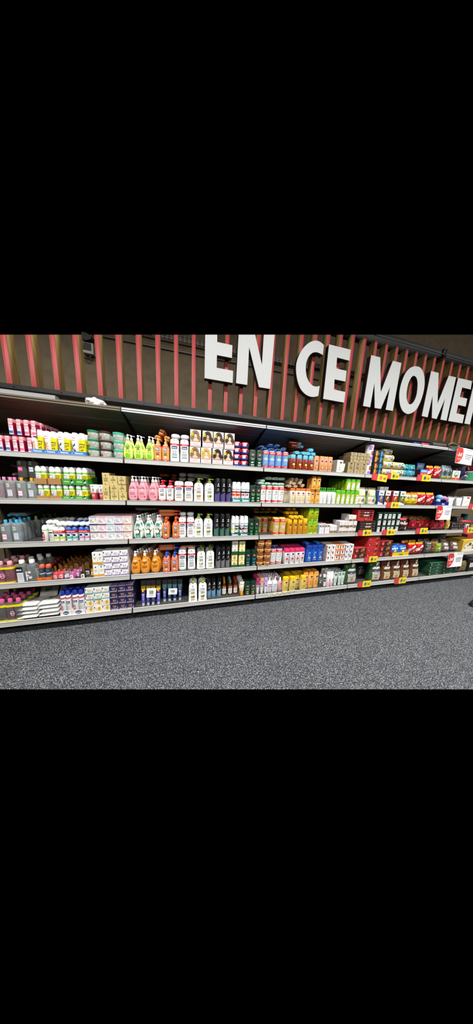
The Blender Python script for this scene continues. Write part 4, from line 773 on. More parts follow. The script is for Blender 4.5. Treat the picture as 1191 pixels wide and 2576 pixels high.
def face(hairc, skin, back):
    return carton('#efebe2/c', side='#a8242c/c', dr=.55, lab=[('r', -1, 1, .3, 1, back), ('e', 0, .71, .74, .27, hairc), ('e', -.55, .5, .4, .19, hairc), ('e', .58, .49, .42, .2, hairc), ('p', [(-.5, .36), (-.18, .52), (.2, .52), (.6, .36), (.5, .3), (-.5, .3)], skin), ('e', .02, .64, .25, .14, skin), ('e', -.1, .67, .05, .012, '#3a2a22'), ('e', .14, .67, .05, .012, '#3a2a22'), ('e', .02, .56, .1, .014, '#b04a4a'), ('p', [(-.3, .78), (.05, .86), (.4, .72), (.2, .84), (-.2, .88)], hairc),
        ('r', -.88, -.42, .64, .82, '#e8dc1c'), ('t', 'OFFRE', -.65, .76, .03, K_, .2), ('t', '50%', -.65, .7, .04, K_, .2), ('t', 'EXCELLENCE', 0, .36, .06, '#d8c49a', .85), ('r', -1, 1, .285, .305, '#b8242c'), ('r', -1, 1, 0, .285, '#ece8e2'), ('l', -.6, .6, .14, .22, 3, '#9a948c'), ('p', [(-.9, .03), (.95, .06), (.95, .09), (-.9, .05)], '#c85058')])
FC = [face('#8c6a48', '#e8c0a4', '#e4dcd2'), face('#c8a468', '#f0d0b0', '#e8e0d2'), face('#2e2320', '#dcae90', '#d8d2cc'), face('#3c2c26', '#eac4aa', '#e2dcd4'), face('#8a6e50', '#eac8b0', '#e6ded4'), face('#3a2a22', '#d8a888', '#ddd6ce'), face('#44342a', '#ecc8b0', '#e6e0d8')]
HN = ['light brown', 'blonde', 'black', 'dark brown']
zb = blk('hair_dye_box', 'box', ['hair dye box with wavy brown hair portrait', 'hair dye box with blonde portrait', 'hair dye box with black hair portrait', 'hair dye box with fringe portrait'], 1, [(477, 504.5), (505.3, 532.3), (534, 560), (561.5, 586.3)], 1124, FC[:4], rows=1, extra='lower tier', group='hair dye boxes on the top shelf', jit=.0008, rotj=.02)
blk('hair_dye_box', 'box', ['hair dye box with long curly portrait', 'hair dye box with gathered hair portrait', 'hair dye box with dark fringe portrait', 'hair dye box with brunette portrait'], 1, [(478.5, 506), (509, 536), (537, 562.5), (564.5, 590)], 1076, [FC[4], FC[5], FC[6], FC[3]], z0=zb['z']+zb['h']+.003, hfix=zb['h'], extra='upper tier', group='hair dye boxes on the top shelf', jit=.0008, rotj=.02)
def tin(c0, c1):
    SH['tin'] = ([(0, .62), (.08, .9), (.25, 1), (.75, 1), (.92, .9), (1, .62)], None, 2.4)
    return bottle('tin', c0, bands=[(.0, .42, c1)], dr=.8, bodyname='wrap', lab=[('r', -.6, .2, .3, .72, '#d8d8e0'), ('l', -.5, .1, .36, .66, 3, '#7a7a90'), ('r', .35, .62, .3, .7, '#2a2a34'), ('p', [(-.8, .75), (.4, .88), (.4, .8), (-.7, .7)], '#f2f2f4')])
blk('shrink_wrapped_pack', 'pack', ['red over blue shrink wrapped pack', 'blue over red shrink wrapped pack'], 1, [(587, 605.8), (606.2, 625.5)], 1110, [tin('#c8283a/f', '#2c3f9c'), tin('#c8283a/f', '#32408e')], rows=2, tiers=4, fill=1., hid=lambda c, r, t: t % 2, group='red and blue packs on the top shelf')
blk('shampoo_bottle', 'shampoo', 'dark green bottle with red badge and white leaf', 1, [(627, 644.8), (645.3, 661.5)], 1131, petrol('#d8dcd8'), rows=2, group='dark green bottles on the top shelf')
# ---- second shelf
pk = [('e', 0, .58, .42, .05, '#e88a9a'), ('t', 'Le Petit', 0, .55, .038, '#3a3036', .55), ('t', 'Marseillais', 0, .505, .038, '#3a3036', .6), ('p', [(-.3, .48), (.3, .48), (0, .42)], '#e9e4e2'), ('t', 'HYDRATANT', -.1, .34, .025, '#c0506a', .6), ('l', -.65, .5, .26, .31, 2, '#c8708a'), ('t', 'lait corps', -.1, .18, .03, '#c0506a', .6), ('e', .5, .18, .18, .03, '#d0506c')]
blk('pump_bottle', 'pump bottle', 'pink pump bottle with white pump', 2, [(323.6, 346), (346, 370.8), (373, 398)], 1197, petit('#eda4ae', None, pk), rows=3, dx=.016, group='pink pump bottles on the second shelf')
B = blk('pump_bottle', 'pump bottle', 'white pump bottle with red pump and blue badge', 2, [(399.2, 418), (419.6, 436.3)], 1207.5, mixa('#efede9', '#cc2836', '#c8283a'), rows=5, group='white pump bottles with red pumps')
A_ = dict(B, T=[MX(.062, .16)])
lying(A_, 'pump_bottle', 'pump bottle', 'amber pump bottle lying in the dark at the back', [(407, 1196, .25), (417, 1197, .25), (437, 1196, .25), (437, 1204, .25)], 'amber pump bottles lying at the back of the second shelf', 2)
B = blk('shampoo_bottle', 'shampoo', 'white shower bottle with orange stripe', 2, [(439, 462.2), (464, 486.5)], 1210.5, sanex('#d88038'), rows=5, group='white shower bottles on the second shelf')
lying(B, 'shampoo_bottle', 'shampoo', 'white shower bottle lying at the back', [(458, 1195, .24), (480.5, 1195.5, .24), (458, 1205, .24), (480.5, 1205.5, .24)], 'white shower bottles lying at the back of the second shelf', 2, tail=['upper left one', 'upper right one', 'lower left one', 'lower right one'])
OV = [olive('#e89a2c', '#d8862c'), olive('#d8c060', '#6a5a2c')]
B = blk('pump_bottle', 'pump bottle', ['white pump bottle with olive pump and oranges', 'white pump bottle with olive pump and vanilla flower'], 2, [(487, 512.3), (515, 538.5)], 1203, OV, rows=5, group='white olive topped pump bottles on the second shelf')
lying(B, 'pump_bottle', 'pump bottle', 'white pump bottle lying across the back', [(514, 1197, .3)], 'lying pump bottles of the second bay', 2, along='X')
blk('hairspray_can', 'hairspray', 'tall black hairspray can with violet base', 2, [(541, 554.2), (555.8, 568.3), (569.7, 582.3)], 1203.5, hair('#5a5088'), rows=2, group='violet hairspray cans')
def dry(c0, c1, txt='#f8f8f8'): return bottle('spray', '#f0efed', '#f8f8f8', dr=1, bands=[(.04, .18, c0), (.3, .42, c1), (.46, .54, c0)], lab=[('t', 'Batiste', 0, .64, .06, '#30808c', .8), ('p', [(-.8, .2), (.8, .28), (.8, .34), (-.8, .27)], '#f4e4d8'), ('e', .2, .24, .3, .04, c1), ('e', -.3, .38, .3, .04, c0)])
tl = [('t', 'Batiste', 0, .5, .55, '#ffffff', .72)]
trayset(2, [(583.7, 606.8), (607.2, 629)], [1253.5, 1254], [1212.5, 1213.5], '#2f8086', tl, [[dry('#c83a3c', '#e08048'), dry('#c83a3c', '#d86048')], [dry('#28282c', '#e8a8b4'), dry('#28282c', '#f0b8c4')]], 'dry_shampoo_can', 'dry shampoo', [('white and red dry shampoo on left', 'white and red dry shampoo on right'), ('white and black dry shampoo on left', 'white and black dry shampoo on right')], 'teal tray of dry shampoo cans, second shelf', rows=2, group='dry shampoos on the second shelf')
blk('shampoo_bottle', 'shampoo', 'dark green bottle with pale green print', 2, [(629.3, 642.6), (643, 656.3)], 1221, petrol('#b8d890'), rows=2, group='dark green bottles on the second shelf')
# ---- middle shelf
coc = [('e', 0, .6, .5, .06, '#3f8c72'), ('t', 'Le Petit', 0, .555, .038, '#2c4a40', .55), ('t', 'Marseillais', 0, .51, .036, '#2c4a40', .6), ('r', -.52, .52, .06, .24, '#2f8a6a'), ('l', -.4, .4, .1, .14, 2, '#d8eee4'), ('e', .1, .32, .42, .1, '#5a3a28'), ('e', -.08, .31, .36, .08, '#f4efe6'), ('p', [(-.8, .48), (-.35, .4), (-.55, .36)], '#4f9a4a'), ('p', [(.85, .36), (.5, .3), (.6, .42)], '#7fb060'), ('l', -.4, .4, .42, .46, 2, '#3f8c72')]
B = blk('pump_bottle', 'pump bottle', 'white pump bottle with coconut picture', 3, [(336, 360.5), (363.2, 384), (385.5, 409)], 1296.5, petit('#f2f2ee', None, coc), rows=5, dx=.012, group='coconut pump bottles on the middle shelf')
lying(B, 'pump_bottle', 'pump bottle', 'white pump bottle lying across the back row tops', [(372, 1280, .3)], 'lying pump bottles of the second bay', 3, along='X')
MO = mixa('#e08a4a', '#e0522c', '#e0622e')
B = blk('pump_bottle', 'pump bottle', 'orange pump bottle with red orange pump', 3, [(409, 426), (433, 450)], 1303, MO, rows=4, Yf=-.006, group='orange pump bottles on the middle shelf')
lying(B, 'pump_bottle', 'pump bottle', 'orange pump bottle lying across the upright ones', [(428, 1294, .1), (428, 1284, .1)], 'lying orange pump bottles on the middle shelf', 3, along='X', tail=['lower one', 'upper one'])
B = blk('shampoo_bottle', 'shampoo', 'white shower bottle with pink stripe', 3, [(450.3, 467.8), (469, 490)], 1303, sanex('#c8607c'), rows=4, group='white shower bottles on the middle shelf')
lying(B, 'shampoo_bottle', 'shampoo', 'white shower bottle lying in the dark above', [(459, 1290, .1, 0, 0), (480, 1290, .1, 0, 0)], 'lying white shower bottles on the middle shelf', 3)
blk('pump_bottle', 'pump bottle', 'white pump bottle with olive pump and green olives', 3, [(488, 512), (513, 535.5)], 1295, olive('#9aa83c', '#7c8c2c'), rows=2, group='white olive topped pump bottles on the middle shelf')
blk('hairspray_can', 'hairspray', 'tall black hairspray can with green base', 3, [(539, 551), (553.3, 565), (566.8, 578.5)], 1294, hair('#4c7264'), rows=2, group='green hairspray cans')
trayset(3, [(581.5, 602.5), (603, 625.5)], [1341.5, 1340.5], [1300, 1300], '#1f5f56', tl, [[dry('#d8dcdc', '#e8d84c'), dry('#2c3a3a', '#58a090')], [dry('#b898b8', '#28282c'), dry('#2f9488', '#d878a8')]], 'dry_shampoo_can', 'dry shampoo', [('pale dry shampoo with yellow band', 'dark banded dry shampoo with teal'), ('mauve dry shampoo can', 'teal and pink dry shampoo can')], 'dark teal tray of dry shampoo cans, middle shelf', rows=2, group='dry shampoos on the middle shelf')
blk('shampoo_bottle', 'shampoo', 'dark green bottle with lime print', 3, [(626, 638.6), (639.4, 651.5)], 1306.5, petrol('#5fae5c'), rows=2, group='dark green bottles on the middle shelf')
# ---- fourth shelf
org = [('e', 0, .58, .42, .05, '#e8c898'), ('t', 'Le Petit', 0, .55, .038, '#3c2a18', .55), ('t', 'Marseillais', 0, .505, .038, '#3c2a18', .6), ('p', [(-.3, .48), (.3, .48), (0, .42)], '#6a4a2c'), ('t', 'NOURRISSANT', 0, .36, .025, '#8a4c1c', .65), ('l', -.6, .6, .28, .32, 2, '#9c5a20'), ('e', .4, .22, .2, .04, '#e8a870'), ('l', -.4, .4, .12, .16, 2, '#f0c890')]
blk('pump_bottle', 'pump bottle', 'bright orange pump bottle with white pump', 4, [(332, 351.5), (352.5, 376.8), (378.5, 403)], 1388, petit('#e8962c', None, org), rows=6, dx=.012, group='bright orange pump bottles on the fourth shelf')
MBL = mixa('#e0885c', '#2458b8', '#d0503c')
B = blk('pump_bottle', 'pump bottle', 'orange pump bottle with blue pump', 4, [(410, 427.5), (429.6, 448)], 1391, MBL, rows=4, Yf=.004, group='orange pump bottles with blue pumps')
lying(B, 'pump_bottle', 'pump bottle', 'orange pump bottle with blue pump lying across', [(428, 1380.5, .1), (428, 1371, .1), (480, 1370, .14)], 'lying orange pump bottles on the fourth shelf', 4, along='X', tail=['lower left one', 'upper left one', 'right one'])
blk('shampoo_bottle', 'shampoo', 'white shower bottle with grey blue stripe', 4, [(449, 469.5), (472, 492.7)], 1383, sanex('#5f8fa0', '#dcdcda'), rows=3, Yf=.03, group='white shower bottles on the fourth shelf')
blk('pump_bottle', 'pump bottle', 'white pump bottle with olive pump and almond blossom', 4, [(496, 515.5), (517.5, 541)], 1378, olive('#e4dcc0', '#b8a070'), rows=4, Yf=.03, group='white olive topped pump bottles on the fourth shelf')
blk('hairspray_can', 'hairspray', 'tall black hairspray can with silver grey base', 4, [(543.8, 555.3), (556.6, 567.4), (568.6, 579.5)], 1377, hair('#77787a'), rows=2, Yf=.02, group='silver hairspray cans')
zz = LV[4]; wj = .075
for t in range(2):
    for c, (a, b) in enumerate([(582, 598.5), (600, 616.5)]):
        xa, xb = Xpx(a, .012, zz), Xpx(b, .012, zz); w = xb-xa; x = (xa+xb)/2; th = Zpy(1395, x, .012)-zz
        z = zz+t*(th+.003); col = [['#d8b850', '#e0cc60'], ['#e2d4cc', '#e4d870']][t][c]
        spawn(tray(w*.99, .12, th*.2, th*.7, '#1d5a34', []), 'display_tray', (x, .075, z+.0006), 'dark green display tray of soap boxes, %s %s, fourth shelf' % (('lower', 'upper')[t], ('left', 'right')[c]), 'tray', 'green soap trays')
        T = carton(col+'/c', dr=.8, top='#a89c78/c', lab=[('r', -.85, .85, .08, .92, '#f4efdc'), ('e', 0, .5, .55, .35, col), ('t', 'bio', 0, .55, .18, '#5a5a3c', .3), ('l', -.4, .4, .25, .35, 2, '#8c8660')])(w*.86, th*.47)
        for k in range(2): spawn(T, 'soap_box', (x, .05, z+.003+k*th*.475), 'small %s soap box in %s %s green tray, %s' % ((('gold', 'yellow gold'), ('pinkish white', 'lemon yellow'))[t][c], ('lower', 'upper')[t], ('left', 'right')[c], ('bottom', 'top')[k]), 'box', 'soap boxes in the green trays')
blk('shampoo_bottle', 'shampoo', 'dark green bottle with blue print', 4, [(618, 631.3), (632, 644.5)], 1386, petrol('#5a9cc8'), rows=2, group='dark green bottles on the fourth shelf')
# ---- bottom shelf
def bagset(pxs, c0, c1, c2, nm, Yf, ytop, group, cardpos):
    z = LV[5]; w = (Xpx(pxs[0][1], Yf, z)-Xpx(pxs[0][0], Yf, z)); 
    for i, (a, b) in enumerate(pxs):
        x = (Xpx(a, Yf, z)+Xpx(b, Yf, z))/2; h = Zpy(ytop, x, Yf)-z
        T = bottle('tube', c0, '#b4b8c0', dr=.7, bands=[(.6, .75, c1), (.75, 1, c2)], lab=[('l', -.5, .5, .3, .5, 4, '#d8d8f0'), ('t', 'hair', 0, .56, .05, '#ffffff', .5), ('e', -.2, .72, .3, .04, '#f0d860'), ('e', .3, .68, .2, .03, '#e06090')])(w*.92, h*.8)
        parts = list(T[0]); m = MB(); rr = random.Random(i)
        m.loft([(h*.79, w*.46, .012, 3), (h*.86, w*.5, .01, 3), (h*.95, w*.5, .004, 3), (h, w*.48, .002, 3)], '#505054/f', caps=False, jit=.4, rnd=rr); parts.append(('plastic_bag', m.mesh('plastic_bag'), None, 'crumpled clear bag top'))
        spawn((parts, (w, .05, h)), 'hair_tube', (x, Yf+w*.35, z+.001), '%s, %s, bottom shelf' % (nm, ORD[i]+' from left'), 'tube', group, Matrix.Rotation(math.radians(-7), 4, 'X'))
    q0, q1 = atY(cardpos[0], cardpos[1], Yf-.008), atY(cardpos[2], cardpos[3], Yf-.008)
    m = MB(); ww, hh = q1.x-q0.x, q0.z-q1.z; m.box(-ww/2, ww/2, -.0008, .0008, -hh/2, hh/2, '#ecebe8/c')
    p = Print(lambda x, z: -.0008, ww/2, hh); p.do([('r', -.5+.09*k, -.5+.09*k+(.03, .05)[k % 2], .0-.12, .28, K_) for k in range(11)]+[('l', -.5, .5, -.3, -.2, 2, GR)])
    t = root('barcode_card', ((q0.x+q1.x)/2, Yf-.006, (q0.z+q1.z)/2), 'white barcode card stuck on the %s' % nm.replace('tube', 'tubes'), 'card'); t.rotation_euler = (math.radians(-7), math.radians(4), 0)
    simple('card', m, parent=t); simple('barcode', p, parent=t)
bagset([(354, 366.3), (366.7, 378.6), (379, 390.5), (391.5, 405.5)], '#5c54c0', '#3c2a50', '#d8b030', 'violet hair tube with clear bag top', .02, 1465, 'violet tubes on the bottom shelf', (369, 1482, 393, 1501))
bagset([(408, 420), (420.6, 433), (433.5, 445.6), (446, 460)], '#2f4a90', '#3f78b8', '#70b0b8', 'blue hair tube with clear bag top', .055, 1462, 'blue tubes on the bottom shelf', (424, 1482, 446, 1494))
m = MB(); m.box(-.13, .13, -.05, .05, 0, .2, '#8a6238/c', .002); simple('cardboard_box', m, 'brown cardboard box standing behind the bagged tubes, bottom shelf', 'box', loc=(Xpx(395, .3, .2), .36, LV[5]+.001))
blk('pump_bottle', 'pump bottle', 'white pump bottle with olive pump and argan nuts', 5, [(475, 496.3), (498.7, 521.5)], 1460, olive('#d8a838', '#8a6428'), rows=3, Yf=.0, group='white olive topped pump bottles on the bottom shelf', skip=lambda c, r, t: r == 1)
blk('hairspray_can', 'hairspray', 'tall black hairspray can with pale blue base', 5, [(521.5, 531), (533, 542.5), (546, 557)], 1456, hair('#6f9ab8'), rows=2, Yf=.05, wfix=.05, group='pale blue hairspray cans')
def syrup(cap): return bottle('syr', '#6a3418/f', cap, dr=1, bands=[], lab=[('r', -.85, .85, .1, .44, '#e2ded8'), ('p', [(-.85, .44), (-.4, .52), (0, .46), (.5, .53), (.85, .44)], '#e2ded8'), ('t', 'Natural', 0, .58, .05, '#e8d8b0', .6), ('l', -.5, .5, .25, .38, 3, '#7a7068'), ('r', -.85, .85, .08, .14, cap)])
blk('syrup_bottle', 'bottle', ['brown bottle with yellow cap', 'brown bottle with mint green cap', 'brown bottle with red cap'], 5, [(559, 571), (573.5, 585), (587, 598.5)], 1463, [syrup('#e0a82c'), syrup('#78b898'), syrup('#c83a3c')], rows=4, Yf=.06, dx=.004, group='brown bottles on the bottom shelf')
blk('cream_tube', 'tube', 'white and orange cream tube', 5, [(602.5, 614.5)], 1465, bottle('tube', '#efe9d8', '#e0942c', dr=.6, bands=[(.12, .36, '#e8a030')], lab=[('t', 'Natural', 0, .82, .06, '#4a4a40', .7), ('e', 0, .6, .3, .05, '#e8b860'), ('l', -.4, .4, .42, .52, 3, '#8a8478')]), rows=5, Yf=.02, gap=1.5, wfix=.055, group='white and orange tubes on the bottom shelf')
blk('shampoo_bottle', 'shampoo', 'dark green bottle with gold print', 5, [(616.5, 629.5), (630.5, 644)], 1466, petrol('#c8b860'), rows=2, Yf=.02, group='dark green bottles on the bottom shelf')
# ================================================================== middle bay
def lotpack(body, capc, top, bot, pic=None, ink='#2c3f86', dr=1.6, side=None):
    b = [(.0, .03, body), (.05, .15, bot), (.76, .93, top)]
    return bottle('lotp', body, capc, dr=dr, bands=b, bodyname='wrapped_bottles', lab=[('t', 'LOT x2', .12, .85, .085, '#ffffff', .8), ('e', 0, .62, .42, .07, pic or '#6fae7c'), ('p', [(-.4, .6), (.2, .7), (.5, .72), (.1, .6)], '#7cb890'), ('e', 0, .5, .7, .065, '#f4f4f4'), ('t', 'DOP', 0, .5, .075, ink, .55), ('l', -.6, .6, .24, .38, 4, '#c4d2e4'), ('t', '2x400', .2, .1, .045, '#f4d8da', .6)])
SH['lotp'] = ([(0, .93), (.015, 1), (.93, 1), (.955, .95)], [(.95, .9), (.985, .86), (1, .7)], 4.)
BLU = lotpack('#5f93cf', '#7ab6e4', '#d0262e', '#cf3038')
B = blk('shampoo_twin_pack', 'shampoo', 'blue shampoo twin pack with red LOT band', 1, [(660.5, 676), (676.3, 692.7), (693.2, 709.3), (709.8, 726)], 1131.6, BLU, rows=3, group='blue twin packs on the top shelf')
BS = dict(B, T=[bottle('lot', '#5f93cf', '#2c3a5c', dr=.5, capbands=[(.92, 1, '#2b3852')])(.05, .17)])
lying(BS, 'shampoo_bottle', 'shampoo', 'blue shampoo bottle lying over the blue twin packs', [(667, 1128.5, .02), (685, 1129, .02), (701, 1131.5, .02), (717, 1134, .02), (661, 1120.5, .06), (684, 1121.5, .06), (700, 1123, .06), (718, 1126, .06)], 'lying blue bottles on the top shelf', 1, tail=['lower %s from left' % s for s in ORD[:4]]+['upper %s from left' % s for s in ORD[:4]])
OIL = bottle('oil', '#8c3416/f', '#5ab0c8', dr=.6, bands=[(0, .05, '#3c1c12')], lab=[('e', .25, .62, .38, .04, '#7a5cc0'), ('e', .25, .46, .3, .06, '#26303c'), ('e', .2, .36, .42, .08, '#e4c84c'), ('e', .2, .36, .2, .04, '#f4ecd0'), ('e', .45, .2, .2, .04, '#f0a890')])
B = blk('oil_bottle', 'bottle', 'red brown oil bottle with light blue cap', 1, [(729, 746.5), (747, 760), (760.4, 774.4), (775, 788.5)], 1143, OIL, rows=4, group='red brown oil bottles on the top shelf')
lying(B, 'oil_bottle', 'bottle', 'red brown oil bottle lying blue cap outward', [(750, 1135.5, .02), (765, 1137, .02), (777, 1138.5, .02), (789, 1139.5, .02), (785, 1131, .03), (752, 1123, .1)], 'lying oil bottles on the top shelf', 1, tail=['lower row, '+s+' from left' for s in ORD[:4]]+['upper right one', 'topmost one'])
lying(B, 'oil_bottle', 'bottle', 'red brown oil bottle lying sideways over the others', [(745, 1128, .13), (740, 1116, .18)], 'lying oil bottles on the top shelf', 1, along='X', tail=['lower one', 'upper one'])
PCH = bottle('petrol', '#d8966a', '#d89468', dr=.7, lab=[('e', .0, .68, .42, .05, '#4c3c80'), ('e', 0, .52, .4, .02, '#f0c898'), ('e', -.05, .36, .34, .07, '#e8b85c'), ('e', -.05, .36, .17, .04, '#5c2f1c'), ('e', .35, .24, .24, .045, '#eadbd0'), ('l', -.5, .3, .2, .23, 2, '#b86c48')])
blk('lotion_bottle', 'lotion', 'peach lotion bottle with purple badge', 1, [(788.5, 802.5), (803, 814), (814.2, 823.5), (824, 836)], 1146.5, PCH, rows=2, group='peach lotion bottles on the top shelf')
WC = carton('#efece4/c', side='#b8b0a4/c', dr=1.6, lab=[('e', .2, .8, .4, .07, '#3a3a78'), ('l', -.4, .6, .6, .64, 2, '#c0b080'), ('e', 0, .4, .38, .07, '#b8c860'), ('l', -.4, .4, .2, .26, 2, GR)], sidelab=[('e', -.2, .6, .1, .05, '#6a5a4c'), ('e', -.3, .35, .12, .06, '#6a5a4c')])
spawn(WC(Xpx(860, .012, 1.62)-Xpx(845.5, .012, 1.62), Zpy(1157.5, Xpx(852, .012, 1.62), .012)-1.62), 'cream_carton', (Xpx(852.5, .012, 1.62), .07, LV[1]), 'white carton with purple badge beside the peach bottles, top shelf', 'box')
T = WC(.075, .16); spawn(T, 'cream_carton', (Xpx(817, .2, 1.75), .3, LV[1]), 'white carton with purple badge standing far behind the peach bottles', 'box')
blk('cream_tube', 'tube', 'white tube with bright green base', 1, [(858.5, 868.5)], 1166, bottle('tube', '#f2f1ec', '#5aae2c', dr=.5, bands=[(.12, .2, '#5aae2c')], lab=[('t', 'bio', 0, .84, .06, '#4f9a50', .5), ('l', -.4, .4, .5, .7, 4, '#b0b4ac'), ('e', .3, .4, .25, .03, '#d87088')]), Yf=.0, shelf=True, wfix=.056)
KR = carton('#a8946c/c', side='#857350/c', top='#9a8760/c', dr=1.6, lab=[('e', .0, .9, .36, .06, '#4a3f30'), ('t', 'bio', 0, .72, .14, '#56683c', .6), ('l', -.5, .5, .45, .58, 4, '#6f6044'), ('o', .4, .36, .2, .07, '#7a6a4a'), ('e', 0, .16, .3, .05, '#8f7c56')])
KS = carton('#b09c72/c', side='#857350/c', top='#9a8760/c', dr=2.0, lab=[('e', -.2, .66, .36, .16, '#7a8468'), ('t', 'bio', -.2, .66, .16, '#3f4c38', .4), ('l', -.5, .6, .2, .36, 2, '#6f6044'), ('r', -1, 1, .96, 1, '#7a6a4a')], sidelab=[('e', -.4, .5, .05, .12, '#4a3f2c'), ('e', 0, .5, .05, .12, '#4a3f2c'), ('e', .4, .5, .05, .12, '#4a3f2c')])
B = blk('soap_carton', 'box', 'tall kraft paper carton with green print', 1, [(873.5, 889.8), (890.6, 905.8), (906.2, 921.5)], 1163.5, KR, rows=3, group='kraft cartons on the top shelf', jit=.001, rotj=.01)
zt = B['z']+B['h']+.002
blk('soap_carton', 'box', 'small kraft carton in the upper stack', 1, [(881.5, 898), (898.7, 914), (914.5, 930)], 1138, KS, rows=1, tiers=3, z0=zt, group='small kraft cartons on the top shelf', jit=.001, rotj=.01, d=.12)
blk('soap_carton', 'box', 'small kraft carton stacked at the back', 1, [(873, 889), (890, 906), (906.5, 922)], 1126, KS, rows=1, tiers=4, z0=zt, Yf=.15, hfix=.026, group='kraft cartons at the back of the top shelf', jit=.001, rotj=.01, d=.14)
# second shelf
GRN = lotpack('#eceeea', '#c4dccc', '#d0262e', '#cf4048', '#c89a64')
B = blk('shampoo_twin_pack', 'shampoo', 'white shampoo twin pack with red LOT band', 2, [(655, 669.3), (669.8, 685.5), (686, 702), (702.5, 712)], 1220.5, GRN, rows=3, group='white twin packs on the second shelf', wfix=.062)
BS = dict(B, T=[bottle('lot', '#e8e8e4', '#7cae92', dr=.5)(.06, .17)])
lying(BS, 'shampoo_bottle', 'shampoo', 'white shampoo bottle lying green cap outward', [(661, 1215, .02), (678, 1215.5, .02), (695, 1216.5, .02), (711, 1217, .02), (663, 1206, .04), (680, 1206.5, .04), (697, 1207, .04), (714, 1207.5, .04)], 'lying white shampoo bottles on the second shelf', 2, tail=['lower %s from left' % s for s in ORD[:4]]+['upper %s from left' % s for s in ORD[:4]])
BEI = bottle('petrol', '#e0d4bc', '#d86a2c', dr=.7, bands=[], lab=[('e', .1, .68, .42, .05, '#3f3a78'), ('l', -.3, .6, .55, .58, 2, '#e08050'), ('e', .1, .42, .4, .07, '#ecd878'), ('e', .1, .42, .15, .03, '#c8a848'), ('e', .3, .22, .25, .05, '#c87868'), ('e', .4, .2, .12, .03, '#f4ecd8')])
B = blk('shower_bottle', 'lotion', 'beige bottle with orange cap and purple badge', 2, [(727.5, 743), (743.2, 755.3), (755.5, 768), (769, 781.3)], 1228, BEI, rows=4, group='beige orange capped bottles on the second shelf')
blk('shower_bottle', 'lotion', 'beige bottle with orange cap turned sideways', 2, [(713.5, 718), (718.2, 722.7), (722.9, 727.3)], 1229, BEI, rows=1, Yf=.08, wfix=.03, d=.05, group='sideways beige bottles on the second shelf')
BO = bottle('oval1', '#c4a888', '#b09878', dr=.6)
SH['oval1'] = ([(0, .9), (.02, 1), (.82, 1), (.86, .95)], [(.85, .97), (.985, .95), (1, .85)], 2.4)
BS = dict(B, T=[BO(.052, .17)])
lying(BS, 'shower_bottle', 'lotion', 'pale beige bottle lying cap outward', [(730, 1223.5, .02, 0, .1), (744, 1224, .02, 0, .1), (741, 1216.5, .03, 0, .1), (755, 1216.5, .03, 0, .8), (764, 1220, .03, 0, .7), (731, 1212, .04, 0, 1.4), (737, 1204, .05, 0, 1.5), (748, 1207, .05, 0, 1.2), (759.5, 1206, .05, 0, .5)], 'lying beige bottles on the second shelf', 2, tail=['%s of the heap' % s for s in ORD[:9]])
HON = bottle('sham', '#e4a848', '#9a5a24', dr=.6, lab=[('e', 0, .5, .75, .34, '#e8b45c'), ('e', 0, .7, .4, .05, '#3f3a68'), ('e', 0, .46, .5, .12, '#d8902c'), ('e', .05, .47, .3, .07, '#f0d090'), ('l', -.5, .5, .2, .3, 3, '#7a4a1c')])
blk('shower_bottle', 'lotion', 'honey yellow bottle with brown cap', 2, [(781, 791.6), (792, 805)], 1198, HON, rows=3, tiers=2, group='honey yellow bottles on the second shelf')
blk('pump_bottle', 'pump bottle', 'frosted white pump bottle with green pump', 2, [(804.5, 812), (812.2, 822), (822.5, 834), (834.5, 844)], 1226.5, bottle('rectp', '#dfe4dc', pump='#4aae3c', dr=.6, lab=[('r', -.2, .85, .06, .6, '#f6f7f4'), ('t', 'bio', .3, .5, .06, '#4f7a50', .45), ('l', -.0, .7, .32, .4, 3, '#9aa49a'), ('e', .5, .2, .25, .05, '#e8a0c0')]), rows=2, group='green topped pump bottles')
LIM = bottle('rect', '#a8c42c/f', '#4fae24', dr=.75, lab=[('p', [(-.5, .05), (.62, .05), (.8, .4), (.72, .68), (-.2, .68), (-.62, .35)], '#f3f5ec'), ('t', 'bio', .15, .58, .07, '#5a8a48', .45), ('e', .45, .62, .15, .03, '#2c3c80'), ('l', -.3, .6, .36, .46, 3, '#9aa880'), ('l', -.35, .5, .14, .24, 3, '#7a8a58')])
B = blk('shampoo_bottle', 'shampoo', 'lime bottle with green cap and white label', 2, [(844.6, 856), (856.5, 867.5), (869.5, 879), (879.5, 890), (892, 902)], 1233, LIM, rows=6, group='lime bottles on the second shelf', fill=.98)
blk('shampoo_bottle', 'shampoo', 'lime bottle standing on the lower lime bottles', 2, [(871, 882.5), (883, 894), (895, 906)], 1204.5, LIM, z0=B['z']+B['h']+.002, rows=6, dx=-.004, group='upper lime bottles on the second shelf', skip=lambda c, r, t: c > 0 and r > 1)
# middle shelf
YR = lotpack('#d8b458', '#e8c860', '#cc2a2c', '#d0403c', '#c8a040', '#3a3020')
B = blk('shampoo_twin_pack', 'shampoo', 'yellow shampoo twin pack with red LOT band', 3, [(688, 702.5), (704.5, 719)], 1303.5, YR, rows=1, group='yellow twin packs on the middle shelf', wfix=.074, Yf=.006)
blk('shampoo_twin_pack', 'shampoo', 'yellow shampoo twin pack standing further back', 3, [(645, 659), (661, 675), (677.5, 690)], 1303.5, YR, rows=2, Yf=.14, group='yellow twin packs at the back of the middle shelf', wfix=.072)
BS = dict(B, T=[bottle('lot', '#c8983c', '#c8a04c', dr=.45)(.066, .17)])
lying(BS, 'shampoo_bottle', 'shampoo', 'dim yellow bottle lying over the back twin packs', [(646, 1289.5, .15), (660, 1289.5, .15), (675, 1290, .15), (691, 1291, .15), (646, 1281.5, .17), (660, 1281.5, .17), (676, 1282, .17), (694, 1283.5, .17)], 'lying yellow bottles on the middle shelf', 3, tail=['lower %s from left' % s for s in ORD[:4]]+['upper %s from left' % s for s in ORD[:4]])
